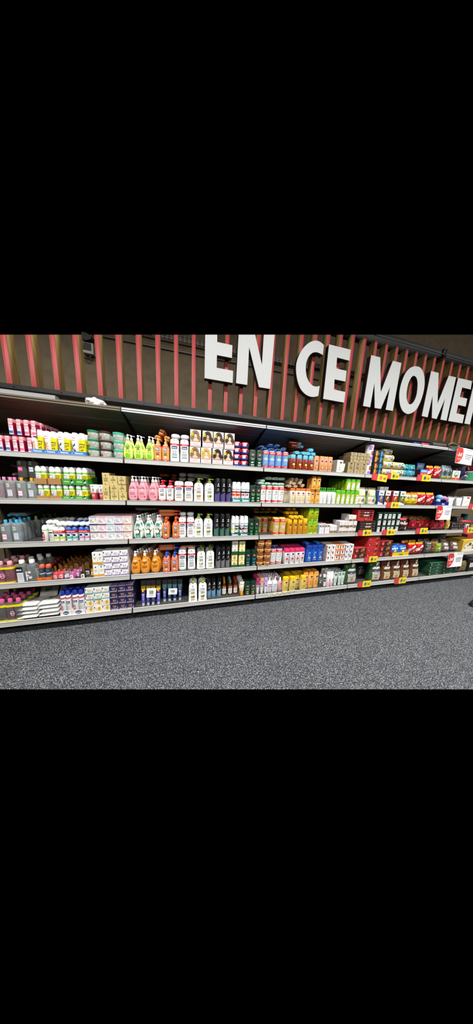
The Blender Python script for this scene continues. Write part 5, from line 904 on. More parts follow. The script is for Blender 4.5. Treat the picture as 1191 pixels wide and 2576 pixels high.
GO = bottle('oil', '#c88a1c/f', '#e4b424', dr=.65, bands=[(0, .08, '#a8781c')], lab=[('e', .2, .62, .42, .045, '#4a3f4c'), ('l', -.3, .6, .48, .52, 2, '#f0d890'), ('e', .2, .4, .3, .05, '#e89080'), ('e', .3, .28, .26, .05, '#c84c30'), ('e', .45, .26, .12, .03, '#f4e8c8')])
B = blk('oil_bottle', 'bottle', 'golden oil bottle with yellow cap', 3, [(722, 735), (736, 748.5), (749.5, 762), (763, 773)], 1306, GO, rows=4, group='golden oil bottles on the middle shelf')
lying(B, 'oil_bottle', 'bottle', 'golden oil bottle lying yellow cap outward', [(736, 1305.5, .01), (748, 1306, .01), (759, 1306, .01), (722, 1294, .08), (734.5, 1294.5, .08), (745.5, 1294, .08), (729, 1281, .1), (741, 1281, .1)], 'lying golden oil bottles on the middle shelf', 3, tail=['%s of the heap' % s for s in ORD[:9]])
LY = bottle('rect', '#b8c81c/f', '#6fae2c', dr=.6, lab=[('e', .35, .62, .35, .05, '#4a4f6c'), ('t', '2in1', .2, .4, .07, '#6a8420', .5), ('l', -.5, .5, .22, .3, 3, '#8aa024'), ('e', .6, .1, .2, .05, '#f0f0e0')])
blk('shower_bottle', 'lotion', 'lime yellow bottle with green cap', 3, [(773.2, 785.5), (786.2, 798.5)], 1279, LY, rows=5, tiers=2, dx=-.004, group='lime yellow bottles on the middle shelf')
def smallbox(c): return carton('#e9ecf0/c', side='#c4ccd4/c' if c != '#e08058' else '#d88a64/c', top=c+'/c', dr=2.2, lab=[('r', -.7, .7, .74, .96, '#26282e'), ('r', -.05, .05, .74, .96, '#e9ecf0'), ('r', -.7, .7, .84, .86, '#e9ecf0'), ('l', -.5, .5, .35, .5, 2, GR), ('r', -1, -.85, 0, 1, c)])
blk('serum_box', 'box', ['slim white box with grey edge', 'slim white box with grey top', 'slim white box with orange edge', 'slim white box with orange top'], 3, [(803, 809.3), (809.5, 815.3), (816.2, 822.3), (822.6, 829)], 1320.5, [smallbox('#8a98a8'), smallbox('#8a98a8'), smallbox('#e08058'), smallbox('#e08058')], rows=2, group='slim white boxes on the middle shelf', jit=.0006, rotj=.02)
def wb(c='#eeeae6', pinkish=False): return carton(c+'/c', side='#cfc8c6/c', top='#dcd6d4/c', dr=1.2, lab=[('r', -.9, .9, .0, .36, '#7c6c4c'), ('e', -.4, .8, .12, .06, '#3c3438'), ('e', .4, .8, .12, .06, '#3c3438'), ('l', -.5, .5, .5, .66, 3, '#b8a8a8')])
P_ = '#eedfe0'
blk('cosmetic_box', 'box', ['white and brown box with tall face', 'pinkish white and brown box'], 3, [(830.5, 838), (838.4, 847.5)], 1312, [wb(), wb(P_)], rows=2, group='white and brown boxes on the middle shelf', jit=.0006, rotj=.03, hfix=.1)
B = blk('cosmetic_box', 'box', ['pinkish box with brown base', 'pale box with brown base', 'pale pink box with brown base', 'white box with brown base', 'bright white box with brown base'], 3, [(852, 862.3), (862.6, 869.2), (869.5, 876), (876.6, 886), (886.4, 896)], 1312, [wb(P_), wb(P_), wb(P_), wb(), wb()], rows=2, tiers=2, group='white and brown boxes on the middle shelf', jit=.0006, rotj=.02)
blk('cosmetic_box', 'box', 'white and brown box on top of the stack', 3, [(878, 887.5), (888, 896.5)], 1298, wb(), z0=B['z']+2*B['h']+.003, hfix=B['h'], rows=2, group='white and brown boxes on the middle shelf', jit=.0006, rotj=.03)
# fourth shelf
JAR = bottle('pot', '#d8a05c', '#7c4426', dr=1, capname='lid', bodyname='jar', lab=[('e', -.5, .46, .24, .075, '#3f3454'), ('l', -.15, .3, .46, .52, 2, '#8a5a30'), ('p', [(-.1, .24), (.25, .22), (.4, .34), (.2, .4), (-.05, .36)], '#b8702c'), ('p', [(.2, .26), (.5, .3), (.42, .4)], '#6a3c1c'), ('l', .45, .8, .3, .5, 3, '#5a3a24')])
blk('cream_jar', 'jar', 'caramel cream jar with brown lid', 4, [(647, 664.8), (665.8, 681.5)], 1361, JAR, rows=2, tiers=4, Yf=-.012, group='caramel jars on the fourth shelf', jit=.003)
GW = lotpack('#e4e4e2', '#4a4a88', '#d0262e', '#d85058', '#c8ccd0', '#50545c')
blk('shampoo_twin_pack', 'shampoo', 'white grey shampoo twin pack with red LOT band', 4, [(681.5, 694), (695.5, 710)], 1381, GW, rows=3, Yf=.03, group='white grey twin packs on the fourth shelf', wfix=.072)
MAG = bottle('rect', '#efeae8', '#d03a68', dr=.6, lab=[('e', .25, .66, .45, .06, '#2c2c64'), ('l', -.4, .7, .5, .56, 2, '#d87090'), ('e', .0, .34, .4, .09, '#c8546c'), ('e', .25, .36, .24, .07, '#8a5a48'), ('l', -.3, .5, .15, .2, 2, '#d89aa8')])
blk('lotion_bottle', 'lotion', 'white lotion bottle with magenta cap', 4, [(715.5, 727.3), (728, 741), (742, 753.5), (754.2, 766)], 1382, MAG, rows=7, dx=.004, group='magenta capped bottles on the fourth shelf', gap=1.06)
BLB = bottle('rect', '#1f5cc0', '#1c3c94', dr=.6, lab=[('e', .2, .72, .45, .05, '#22307c'), ('o', .1, .47, .42, .13, '#dfe8f4'), ('e', .25, .45, .34, .1, '#1f5cc0'), ('t', 'MEN', .1, .27, .06, '#ffffff', .6), ('l', -.4, .5, .14, .2, 2, '#b8d0f0'), ('e', .5, .13, .14, .03, '#e0a0c0')])
B = blk('shower_bottle', 'lotion', 'royal blue shower bottle with white swirl', 4, [(769, 783.5), (784.4, 797.8), (798.3, 811)], 1373, BLB, rows=3, Yf=.02, group='royal blue bottles on the fourth shelf')
BX = dict(B, T=[bottle('oval1', '#2c6ac0', '#3a78c8', dr=.55)(.062, .17)])
lying(BX, 'shower_bottle', 'lotion', 'blue bottle lying over the royal blue ones', [(774, 1367.5, .05), (801, 1366.5, .05)], 'lying blue bottles on the fourth shelf', 4)
def facebox(c, ink): return carton('#efebe8/c' if c != 'o' else '#e0885c/c', side='#b8aca8/c', top='#d8d4d0/c' if c != 'o' else '#e88a54/c', dr=1.2, lab=([('r', -.8, .8, .22, .8, '#f3efe8'), ('l', -.1, .7, .4, .6, 2, '#b0a898')] if c == 'o' else [('p', [(-1, 0), (-.7, 0), (-.85, .5), (-.55, 1), (-1, 1)], c)])+[('r', -.35, .3, .42, .82, '#26262a'), ('l', -.3, .25, .5, .74, 3, '#e8e4e0'), ('l', -.4, .6, .16, .28, 2, GR)])
blk('face_cream_box', 'box', ['white face cream box with rose edge', 'white face cream box with rose corner', 'orange face cream box', 'orange face cream box beside violet', 'white face cream box with violet edge', 'white face cream box with violet corner'], 4, [(820, 830.8), (831, 840.8), (841.2, 853), (853.4, 865.8), (866.3, 875.3), (875.8, 886)], 1372.5, [facebox('#c87878', 0)]*2+[facebox('o', 0)]*2+[facebox('#6a5c98', 0)]*2, rows=2, tiers=3, group='face cream boxes on the fourth shelf', fill=.99, jit=.0008, rotj=.02)
# bottom shelf
def tubeof(body, top, lab, cap='#d8d6d6'): return bottle('tube', body, cap, dr=.6, bands=[(.55, 1, top)], lab=[('r', -.6, .6, .42, .54, lab), ('t', 'REPAIR', 0, .78, .05, '#5a4048', .6), ('l', -.5, .5, .22, .36, 3, '#c0a8a8')])
blk('cream_tube', 'tube', ['white tube with magenta top', 'white tube with peach top', 'white tube with lilac top'], 5, [(645, 653.2), (654, 663.5), (664, 673)], 1456, [tubeof('#ece6e6', '#b03468', '#8a8a90'), tubeof('#efe4de', '#e0a888', '#6fb4c8'), tubeof('#ece4ee', '#c8a4d4', '#8a6a9c')], rows=5, Yf=.02, gap=1.45, group='white tubes on the bottom shelf')
def pb(c, l): return bottle('rectp', c, pump='#f2f0f0', dr=.7, lab=[('r', -.8, .8, .36, .44, l), ('r', -.7, .7, .5, .56, l), ('l', -.6, .6, .1, .3, 4, '#c0a8b4'), ('t', 'COLOR', 0, .4, .04, '#ffffff', .6)])
blk('pump_bottle', 'pump bottle', ['small white pump bottle with purple label', 'small white pump bottle with blue label'], 5, [(673.5, 684), (685, 698.8)], 1453.5, [pb('#ede9ec', '#8a5c98'), pb('#f2efec', '#6fb0c8')], rows=6, Yf=.025, group='small white pump bottles on the bottom shelf', dx=-.004)
blk('pump_bottle', 'pump bottle', 'pink translucent bottle with white cap', 5, [(700, 711)], 1454, bottle('nozz', '#d8a4ac/f', '#f0eeee', dr=.7, lab=[('r', -.1, .8, .5, .62, '#d8486c'), ('o', .3, .38, .4, .07, '#e85878'), ('l', -.1, .7, .12, .26, 3, '#e8d0d4')]), rows=5, Yf=.03, group='pink translucent bottles on the bottom shelf')
YL = bottle('rect', '#ecd478', '#e4b41c', dr=.6, lab=[('e', .15, .66, .42, .055, '#383c5c'), ('l', -.4, .6, .52, .56, 2, '#d09a58'), ('e', -.2, .34, .24, .06, '#d8c038'), ('e', .25, .32, .22, .05, '#7a5a34'), ('l', -.1, .5, .14, .2, 2, '#b05c38')])
B = blk('lotion_bottle', 'lotion', 'pale yellow lotion bottle with yellow cap at the shelf edge', 5, [(712, 725.3), (729.5, 742.5), (756, 769)], 1454, YL, Yf=.006, group='yellow lotion bottles on the bottom shelf')
blk('lotion_bottle', 'lotion', 'pale yellow lotion bottle behind the edge ones', 5, [(720, 733), (739, 752), (752.5, 765.5)], 1454, YL, Yf=.055, rows=7, wfix=B['w'], hfix=B['h'], gap=1.08, group='yellow lotion bottles on the bottom shelf', dx=.004)
AM = bottle('petrol', '#e8b058', '#e0983c', dr=.6, lab=[('e', .25, .7, .42, .05, '#2f2c68'), ('l', -.3, .6, .58, .62, 2, '#c8803c'), ('e', .1, .4, .42, .08, '#d88030'), ('l', -.3, .6, .22, .28, 3, '#c87c34')])
blk('lotion_bottle', 'lotion', 'tall amber lotion bottle', 5, [(762, 774), (774.5, 787), (787.6, 799.8)], 1440, AM, rows=4, Yf=.03, skip=lambda c, r, t: c == 0 and r > 0, group='amber lotion bottles on the bottom shelf')
spawn(bottle('syr', '#c8ccd0/g', '#e8e8ea', dr=.8, lab=[('r', -.5, .8, .46, .74, '#17181a'), ('t', 'MICELLE', .15, .6, .05, '#ffffff', .5), ('r', -.5, .8, .05, .46, '#e4e4e6'), ('l', -.4, .7, .1, .4, 5, GR)])(.062, .165), 'micellar_bottle', (Xpx(815, .04, .15), .05, LV[5]), 'clear bottle with black label beside the pink cans, bottom shelf', 'bottle', 'clear bottles of the middle bay')
blk('micellar_bottle', 'bottle', 'clear bottle with white cap and petals', 5, [(801.5, 811.5)], 1443, bottle('syr', '#b4b8ba/g', '#dcdee0', dr=.8, lab=[('e', .2, .45, .4, .06, '#e4dcdc'), ('e', -.1, .3, .4, .05, '#e4dcdc')]), rows=3, Yf=.05, wfix=.055, hfix=.16, group='clear bottles of the middle bay')
blk('spray_can', 'deodorant', 'white and pink mousse can with black square', 5, [(822.5, 830.3), (831, 840.3)], 1441, bottle('spray', '#efe6e6', '#f4f2f2', dr=1, bands=[(.0, .35, '#ecc8cc')], lab=[('r', 0, .8, .4, .55, '#1a1a1c'), ('l', .1, .7, .44, .5, 2, '#f0f0f0'), ('l', 0, .7, .15, .3, 3, '#c8a0a4')]), rows=3, Yf=.012, group='mousse cans on the bottom shelf')
blk('cream_tube', 'tube', 'mint tube with black square', 5, [(840.6, 849), (850, 859.8), (860, 868)], 1441.5, bottle('tube', '#c8d8d0', '#cfdcd6', dr=.55, lab=[('r', -.5, .5, .74, .93, '#17191a'), ('l', -.4, .4, .78, .9, 3, '#e8efec'), ('t', 'GEL', 0, .5, .05, '#5a7068', .4), ('l', -.5, .5, .22, .4, 4, '#9ab0a8')]), rows=6, Yf=.02, gap=1.35, group='mint tubes on the bottom shelf', wfix=.062)
# ================================================================== fourth bay (X from 2.66)
def foil(body, lab=(), dr=.45, bands=(), jit=.22, shape='pillow', seed=1): return foilbag(body+'/f', lab, dr, bands, shape, crump=.16 if jit > .2 else .1, seed=seed)
CAN = bottle('canister', '#e9e2e4', '#b8b0b4', dr=1, bands=[(0, .03, '#8a8088')], lab=[('r', -.8, -.15, .66, .92, '#9a7cc0'), ('t', 'Cereal', .25, .85, .09, '#c05070', .55), ('e', .2, .45, .52, .2, '#f0e8e6'), ('e', .2, .45, .45, .17, '#7a4434'), ('e', .2, .47, .3, .09, '#9a604c'), ('r', -.5, .6, .06, .22, '#9a74c8'), ('e', .35, .74, .12, .04, '#2c2426')])
blk('snack_canister', 'canister', 'white and purple chocolate snack canister', 1, [(921.5, 936.3)], 1118.5, CAN, tiers=2, rows=1, group='snack canisters on the top shelf')
def bk(c): return carton('#141416/c', side='#1c1c20/c', dr=1., lab=[('r', -.6, .2, .06, .92, c), ('t', 'COOKIE', -.2, .5, .5, '#17110c', .3, 80), ('e', .6, .3, .3, .12, '#8a5c34'), ('e', .6, .7, .3, .12, '#6a6a70')])
blk('cookie_pack', 'cookies', ['black cookie pack with orange strip', 'black cookie pack with blue strip'], 1, [(937, 948), (948.4, 960.5)], 1132, [bk('#e8902c'), bk('#2c94c4')], tiers=2, rows=2, group='black cookie packs on the top shelf')
def tubc(w, h, d=None):
    m = MB(); r = h/2; L = w; pr = [(-L/2, r*.8, r*.8, 2), (-L/2+.006, r, r, 2), (L/2-.012, r*.94, r*.94, 2), (L/2-.008, r, r, 2), (L/2, r, r, 2), (L/2+.0005, r*.86, r*.86, 2)]
    X = Matrix.Translation((0, 0, r)) @ RYp
    m.loft(pr, '#dccf98'); out = [('tub', m.mesh('tub', X), None, None)]
    p = Print(lambda x, z: -math.sqrt(max(r*r-(z-r)**2, (r*.25)**2))*1.0, w/2, h); p.do([('r', -.9, .8, .14, .86, '#f0eac8'), ('r', -.3, .35, .42, .72, '#5a8ac4'), ('l', -.25, .3, .5, .64, 2, '#ffffff'), ('e', -.65, .4, .22, .2, '#d0a050'), ('e', .55, .34, .24, .18, '#a8763c'), ('e', .6, .7, .14, .1, '#4c4434'), ('r', -.9, .8, .84, .9, '#b8c05c')])
    out.append(('label', p.mesh('label'), 0, None)); return out, (w, h, h)
B = blk('biscuit_tub', 'biscuits', 'round yellow and white biscuit tub', 1, [(962, 989), (990, 1014)], 1160, tubc, tiers=2, rows=1, group='biscuit tubs on the top shelf')
T = tubc(.145, .085)
for i, (px, Y, zz) in enumerate([(972, .09, B['z']+2*B['h']+.004), (968, .14, B['z']+2*B['h']+.004+.086)]): spawn(T, 'biscuit_tub', (Xpx(px, Y, zz), Y, zz), 'round biscuit tub in the raised heap, %s one, top shelf' % ('lower', 'upper')[i], 'biscuits', 'biscuit tubs on the top shelf')
mml = lambda ink: [('t', 'm&m', 0, .62, .2, ink, .85), ('e', -.3, .25, .16, .05, '#f0f0f0'), ('e', .3, .2, .16, .05, '#3a2a24')]
blk('candy_bag', 'chocolate', 'turquoise chocolate bag', 1, [(1013.5, 1031), (1031.5, 1048.5)], 1167, foil('#4aa8c4', mml('#1c2024'), bands=[(.8, 1, '#2c8c84')]), rows=2, group='turquoise bags on the top shelf')
bb = carton('#5a2428/c', side='#2a1a1c/c', dr=1., lab=[('r', -1, 1, .62, 1, '#3f80c8'), ('t', 'BUENO', 0, .8, .2, '#e8f0f8', .7), ('r', -1, 1, 0, .62, '#c85048'), ('e', -.4, .3, .3, .2, '#e8a080'), ('e', .4, .3, .3, .2, '#e8a080')])
B = blk('chocolate_box', 'chocolate', 'small red and blue chocolate box at the front', 1, [(1056, 1074.5)], 1181, bb, rows=1, group='red and blue boxes on the top shelf')
blk('chocolate_box', 'chocolate', 'small red and blue chocolate box set back', 1, [(1044, 1062)], 1165, bb, rows=1, Yf=.17, tiers=1, group='red and blue boxes on the top shelf')
RDL = [('p', [(-.9, .25), (.5, .62), (.9, .78), (-.6, .5)], '#f2ece8'), ('p', [(-.95, .3), (-.8, .28), (.9, .66), (.9, .82), (-.95, .5)], '#f4efec'), ('t', 'maltesers', 0, .55, .17, '#8a1a20', 1., 22), ('e', .3, .28, .2, .09, '#d8885c'), ('e', .5, .2, .16, .07, '#7a3c28')]
red = lambda s=1: foil('#c41c24', RDL, bands=[(.84, 1, '#e8a028')], dr=.45, seed=s)
blk('candy_bag', 'chocolate', 'red chocolate bag with white slanted lettering', 1, [(1076.5, 1094), (1094.5, 1111)], 1171, [red(1), red(2)], rows=1, group='red chocolate bags on the top shelf')
# second shelf
CK = foil('#c4cca0', [('r', -.95, .25, .05, .4, '#e8e8d8'), ('e', -.5, .26, .4, .14, '#d8a468'), ('r', -.2, .3, .12, .36, '#5a5c98'), ('r', .4, .95, .02, .55, '#93b048'), ('r', .5, .9, .3, .42, '#e8ece0'), ('p', [(-.9, .5), (.2, .48), (.1, .85), (-.7, .9)], '#d0c49c'), ('r', .2, .7, .55, .8, '#eef0e4')], bands=[(.85, 1, '#a89c84')], dr=.6, jit=.1, shape='stand')
blk('cookie_bag', 'cookies', 'pale green cookie bag with blue panel', 2, [(901, 925.5), (927, 950)], 1226, CK, rows=2, group='pale green cookie bags', fill=.86, d=.075)
def nut(top, mid): return carton('#eeeae4/c', top='#e8e4de/c', side=mid+'/c', dr=1.3, lab=[('r', -1, 1, .0, .1, '#efece6'), ('r', -1, 1, .1, .66, mid), ('e', -.2, .42, .4, .14, '#c08a58'), ('e', .25, .3, .4, .14, '#8a5830'), ('e', .1, .52, .3, .1, '#dcb488'), ('t', 'Noix', 0, .82, .12, top, .6), ('p', [(-1, 0), (1, 0), (1, .06), (-1, .22)], '#f4f2ee')])
blk('nut_carton', 'nuts', ['blue chocolate nut pack with white top', 'dark brown nut pack with white top', 'red nut pack with white top', 'green nut pack with white top'], 2, [(951, 961.5), (965, 982), (984, 1000.5), (1003, 1019.5)], 1234, [nut('#5a5a60', '#2c4c9c'), nut('#4a4a50', '#4a2a24'), nut('#4a4a50', '#a82428'), nut('#4a4a50', '#3a6c3a')], rows=2, group='nut packs on the second shelf', wfix=.085)
blk('small_box', 'box', 'small white box lying on the nut packs', 2, [(955, 966), (967, 976)], 1224.5, carton('#e4e2e0/c', dr=.6, lab=[('l', -.7, .7, .3, .7, 3, '#8a8a90')]), z0=1.244+.135, Yf=.1, group='small white boxes on the second shelf')
YB = foil('#e8c81c', [('t', 'm&m', 0, .66, .24, '#2c1c14', .95, 8), ('p', [(-.95, .5), (.95, .6), (.95, .84), (-.95, .8)], '#f0ece0'), ('t', 'm&ms', 0, .68, .2, '#201612', .9, 6), ('e', .2, .3, .1, .05, '#5a4020'), ('e', -.4, .22, .1, .05, '#6a5020')], bands=[(.85, 1, '#e88028')], dr=.5)
blk('candy_bag', 'chocolate', 'yellow chocolate bag with dark lettering', 2, [(1020, 1037), (1037.5, 1055)], 1240, YB, rows=2, group='yellow bags on the second shelf')
blk('candy_bag', 'chocolate', 'red chocolate bag with white slanted lettering', 2, [(1055.5, 1073), (1074.5, 1095)], 1239, [red(3), red(4)], rows=2, group='red chocolate bags on the second shelf')
# middle shelf
def choc(col, rim): return carton(col+'/c', top=rim+'/c', side=rim+'/c', dr=.5, lab=[('r', -.85, .85, .28, .92, '#3a1818' if rim != '#1c1a1a' else '#221a1a')]+[('e', -.75+.3*i, .78-.22*j, .12, .08, '#8a4038' if rim != '#1c1a1a' else '#5a4640') for i in range(6) for j in range(3)]+[('r', -.3, .3, .7, .82, '#c8a8a4'), ('t', 'Mon', 0, .76, .1, '#4a1c1c', .24), ('r', -.35, .35, .45, .56, '#d8b8b4'), ('e', 0, .18, .16, .1, '#b8504a')])
B = blk('chocolate_box', 'chocolate', 'black chocolate assortment box below the red one', 3, [(902, 945)], 1311, choc('#1c1a1a', '#1c1a1a'), group='chocolate assortments on the middle shelf', d=.1)
blk('chocolate_box', 'chocolate', 'red chocolate assortment box on the black one', 3, [(899, 940)], 1283, choc('#c42420', '#b82420'), z0=B['z']+B['h']+.003, group='chocolate assortments on the middle shelf', d=.1)
T = carton('#8c1a1c/c', side='#6a1214/c', dr=.3)(.3, .2); spawn(T, 'chocolate_box', (Xpx(884, .32, 1.0), .36, LV[3]), 'large dark red box standing at the back behind the white boxes', 'chocolate')
gb = carton('#12201e/c', top='#16463c/c', side='#0e1614/c', dr=2., lab=[('r', -.55, .75, .08, .78, '#e4e2dc'), ('t', 'Mint', .1, .6, .16, '#3c5a50', .5), ('l', -.4, .6, .18, .42, 4, '#7a8a84'), ('r', -1, 1, .86, 1, '#1c4a40')])
blk('mint_box', 'chocolate', 'dark green box with white label', 3, [(946, 956), (959, 969.5), (970.5, 980), (980.5, 990.5), (991.5, 1004)], 1290, gb, rows=1, tiers=3, group='dark green boxes on the middle shelf')
BWN = foil('#3a221c', [('t', 'm&ms', 0, .62, .26, '#f2eeea', .95, -6), ('e', .1, .3, .3, .14, '#6a4030'), ('e', -.5, .25, .2, .06, '#8a5a48'), ('p', [(.1, .1), (.5, .12), (.4, .4)], '#d8ccc4')], bands=[(.84, 1, '#d04858')], dr=.5)
blk('candy_bag', 'chocolate', 'brown chocolate bag with white lettering', 3, [(1006, 1033)], 1304, BWN, rows=1, group='brown bags', wfix=.145)
RB = [foil('#8c1c22', [('e', -.3, .4, .3, .15, '#c84048'), ('e', .3, .55, .25, .12, '#a82c34')], bands=[(.8, 1, '#7a5a24')], dr=.5, seed=s) for s in (5, 6)]
blk('candy_bag', 'chocolate', 'dark red chocolate bag in the dim middle shelf', 3, [(1034, 1051), (1052, 1070), (1070, 1087)], 1302, RB, rows=2, Yf=.06, group='dark red bags on the middle shelf')
# fourth shelf
def lindt(c, f): return carton(c+'/c', side='#c8302a/c', top='#a02824/c', dr=.9, lab=[('e', -.62, .55, .26, .36, '#c82c30' if f else '#a81c20'), ('t', 'L', -.62, .55, .3, '#f4e8e4', .1), ('e', .25, .5, .26, .3, '#8a5a34' if f else '#a83428'), ('e', .6, .35, .24, .28, '#5a3420' if f else '#6a2420'), ('e', .5, .7, .18, .2, '#b8834c' if f else '#c86a4c'), ('r', -1, 1, .94, 1, '#d8503c')])
blk('truffle_box', 'chocolate', 'black truffle box with red seal', 4, [(889, 919)], 1379, lindt('#1e1614', True), tiers=2, rows=2, group='black truffle boxes on the left of the fourth shelf', fill=.97)
blk('truffle_box', 'chocolate', 'red truffle box', 4, [(920.5, 950)], 1350.5, lindt('#b8242a', False), tiers=4, rows=2, group='red truffle boxes', fill=.97)
blk('truffle_box', 'chocolate', 'black truffle box right of the red ones', 4, [(952, 983)], 1361, lindt('#1e1614', True), tiers=3, rows=2, group='black truffle boxes on the right of the fourth shelf', fill=.94)
for i, px in enumerate((890, 920.3, 951, 984.2)):
    m = MB(); m.box(-.0015, .0015, 0, .09, 0, .085, '#c8342a/c'); spx = Xpx(px, .01, .5)
    simple('display_flap', m, 'red upright card flap beside the truffle boxes, %s from left' % ORD[i], 'card flap', 'red card flaps', loc=(spx, -.002, LV[4]+.0006))
x0, x1 = Xpx(985, .012, .5), Xpx(1028, .012, .5); w = x1-x0; x = (x0+x1)/2
spawn(tray(w, .15, .058, .14, '#e0bc1c', [('t', 'm&ms', .1, .45, .42, '#3a2410', .5), ('l', .6, .9, .4, .55, 2, '#8a6a20')]), 'display_tray', (x, .088, LV[4]+.0006), 'yellow display tray of blue chocolate bags, fourth shelf', 'tray')
TBL = [foil('#2c6cc8', [('t', 'm&ms', 0, .72, .2, '#f4f4f8', .95, 4), ('e', 0, .45, .35, .12, '#e8d060')], dr=.3, seed=s)(w*.44, .15) for s in (1, 2)]
for i in range(4): spawn(TBL[i % 2], 'candy_bag', (x+(i % 2-.5)*w*.46, .055+.055*(i//2), LV[4]+.004), 'blue chocolate bag in the yellow tray, %s, %s' % (('left', 'right')[i % 2], ('front', 'back')[i//2]), 'chocolate', 'blue bags in the yellow tray', random.uniform(-.05, .05))
blk('candy_bag', 'chocolate', 'red chocolate bag with white slanted lettering', 4, [(1031, 1048.5), (1049.5, 1069)], 1366.5, [red(7), red(8)], rows=2, group='red chocolate bags on the fourth shelf')
# bottom shelf
def ult(c, pane, strip): return foil(c, [('t', 'ultima', .05, .66, .13, '#f2f0ea', .85, 3), ('p', [(-.1, .74), (.4, .74), (.8, .92), (.2, .86)], '#e4e2dc'), ('p', [(.35, .76), (.7, .8), (.75, .9)], '#d8743c'), ('r', -.45, .6, .46, .55, strip), ('l', -.35, .5, .49, .52, 2, '#d8d0e0'), ('r', -.6, .85, .1, .45, pane), ('e', .1, .2, .35, .06, '#b05048'), ('l', -.5, .7, .32, .4, 3, '#7a746a')], dr=.55, jit=.12, shape='gusset')
blk('pet_food_bag', 'pet food', 'green pet food bag', 5, [(868.5, 902), (932, 960)], 1416, [ult('#35592f', '#b8b4a8', '#5a3c80')], rows=1, Yf=.01, group='green pet food bags', fill=.94)
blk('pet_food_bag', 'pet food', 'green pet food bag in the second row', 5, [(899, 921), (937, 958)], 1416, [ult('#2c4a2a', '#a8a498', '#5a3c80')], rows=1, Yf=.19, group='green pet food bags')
blk('pet_food_bag', 'pet food', 'brown pet food bag', 5, [(960.5, 985.5), (986.5, 1009), (1010.5, 1032), (1033, 1056)], 1413, ult('#6e4028', '#c4b48c', '#3a2a1c'), rows=1, Yf=.01, group='brown pet food bags')
# ================================================================== rightmost bay (X from 3.99)
PG = foil('#7a8a94', [('e', 0, .5, .5, .2, '#3a4448'), ('e', .2, .68, .3, .12, '#b8b4a8'), ('r', -.8, .8, .05, .25, '#c8c44c'), ('e', -.5, .15, .4, .08, '#e8dc60')], dr=.6, jit=.15)
blk('treat_pouch', 'sweets', 'grey pouch with yellow base', 1, [(1112.5, 1125), (1125.5, 1137)], 1170, PG, rows=2, group='grey pouches on the top shelf')
blk('gift_box', 'box', 'red, white and green sweets box', 1, [(1137, 1156.5)], 1184, carton('#eceae4/c', side='#8a9a74/c', dr=.7, lab=[('r', -1, 1, 0, .26, '#d84438'), ('e', 0, .6, .6, .3, '#4c8a3c'), ('e', 0, .62, .42, .22, '#ece4dc'), ('e', 0, .5, .3, .1, '#a86a54'), ('t', '2', .1, .12, .14, '#ffffff', .2)]))
spawn(PG(.15, .13), 'treat_pouch', (Xpx(1145, .2, 1.72), .22, LV[1]), 'silver grey pouch behind the red, white and green box', 'sweets')
blk('candy_bag', 'chocolate', 'dark blue bag with grey picture', 1, [(1157.5, 1185)], 1180, foil('#23224c', [('p', [(-.9, .05), (.6, .05), (.9, .4), (.2, .55)], '#a8a4a8'), ('e', .1, .28, .3, .14, '#5a3c34'), ('t', 'Milk', .3, .72, .14, '#8a84b8', .6)], dr=.5))
blk('sweets_tin', 'sweets', 'green tin at the right edge of the top shelf', 1, [(1188, 1208)], 1186, bottle('canister', '#3f9a68', '#d8e4dc', dr=1, lab=[('e', 0, .5, .5, .3, '#e4efe8')]), shelf=False)
blk('candy_bag', 'chocolate', 'dark red bag behind the green tin', 1, [(1178, 1196)], 1168, foil('#7a1c28', dr=.4), Yf=.14, shelf=False)
x0, x1 = Xpx(1097.5, .012, 1.244), Xpx(1131.5, .012, 1.244); w = x1-x0; x = (x0+x1)/2
spawn(tray(w, .14, .055, .13, '#1c2474', [('r', -.2, .2, .3, .6, '#c8cce0')]), 'display_tray', (x, .082, LV[2]+.0006), 'navy display tray of toy eggs, second shelf', 'tray')
def egg(c, belly):
    def make(r):
        m = MB(); m.loft([(0, r*.2, r*.2, 2)]+[(r-r*math.cos(a*math.pi/12), r*math.sin(a*math.pi/12)+.0004, r*math.sin(a*math.pi/12)+.0004, 2) for a in range(1, 12)]+[(2*r, r*.1, r*.1, 2)], c)
        out = [('shell', m.mesh('shell'), None, None)]; p = Print(lambda u, z: -math.sqrt(max(r*r-u*u-(z-r)**2, 1e-6)), r, 2*r); p.do([('e', .15, .62, .17, .1, '#f4f4f6'), ('e', .2, .62, .09, .055, '#101014'), ('e', -.3, .3, .4, .12, belly)]); out.append(('face_print', p.mesh('face_print'), 0, None)); return out, (2*r, 2*r, 2*r)
    return make
for c, b, px, py, r, nm in (('#6aa8d8', '#a8d0ec', 1106, 1252, .043, 'light blue'), ('#d070b0', '#e8a4cc', 1117.5, 1254, .036, 'pink'), ('#9cc4e4', '#e8eef4', 1101.5, 1260, .026, 'small pale blue')):
    q = atY(px, py, .06 if r > .03 else .045); spawn(egg(c, b)(r), 'toy_egg', (q.x, q.y+(.0 if r > .03 else -.005), max(q.z-r, LV[2]+.003)), '%s toy egg with an eye in the navy tray' % nm, 'toy egg', 'toy eggs in the navy tray')
BLS = carton('#d4d4d2/c', side='#bcbcba/c', dr=.35, bev=.008, lab=[('r', -.8, .8, .1, .86, '#e8e8e6'), ('l', -.5, .5, .3, .7, 5, '#a8a8a8')])
blk('egg_carton', 'sweets', 'grey white moulded sweets carton', 2, [(1128.5, 1138.5), (1138, 1148), (1147, 1160)], 1252, BLS, rows=1, group='moulded cartons on the second shelf', wfix=.105, Yf=.012, jit=0, skip=lambda c, r, t: c == 1)
blk('egg_carton', 'sweets', 'grey white moulded sweets carton set behind', 2, [(1136, 1148)], 1252, BLS, Yf=.06, wfix=.105)
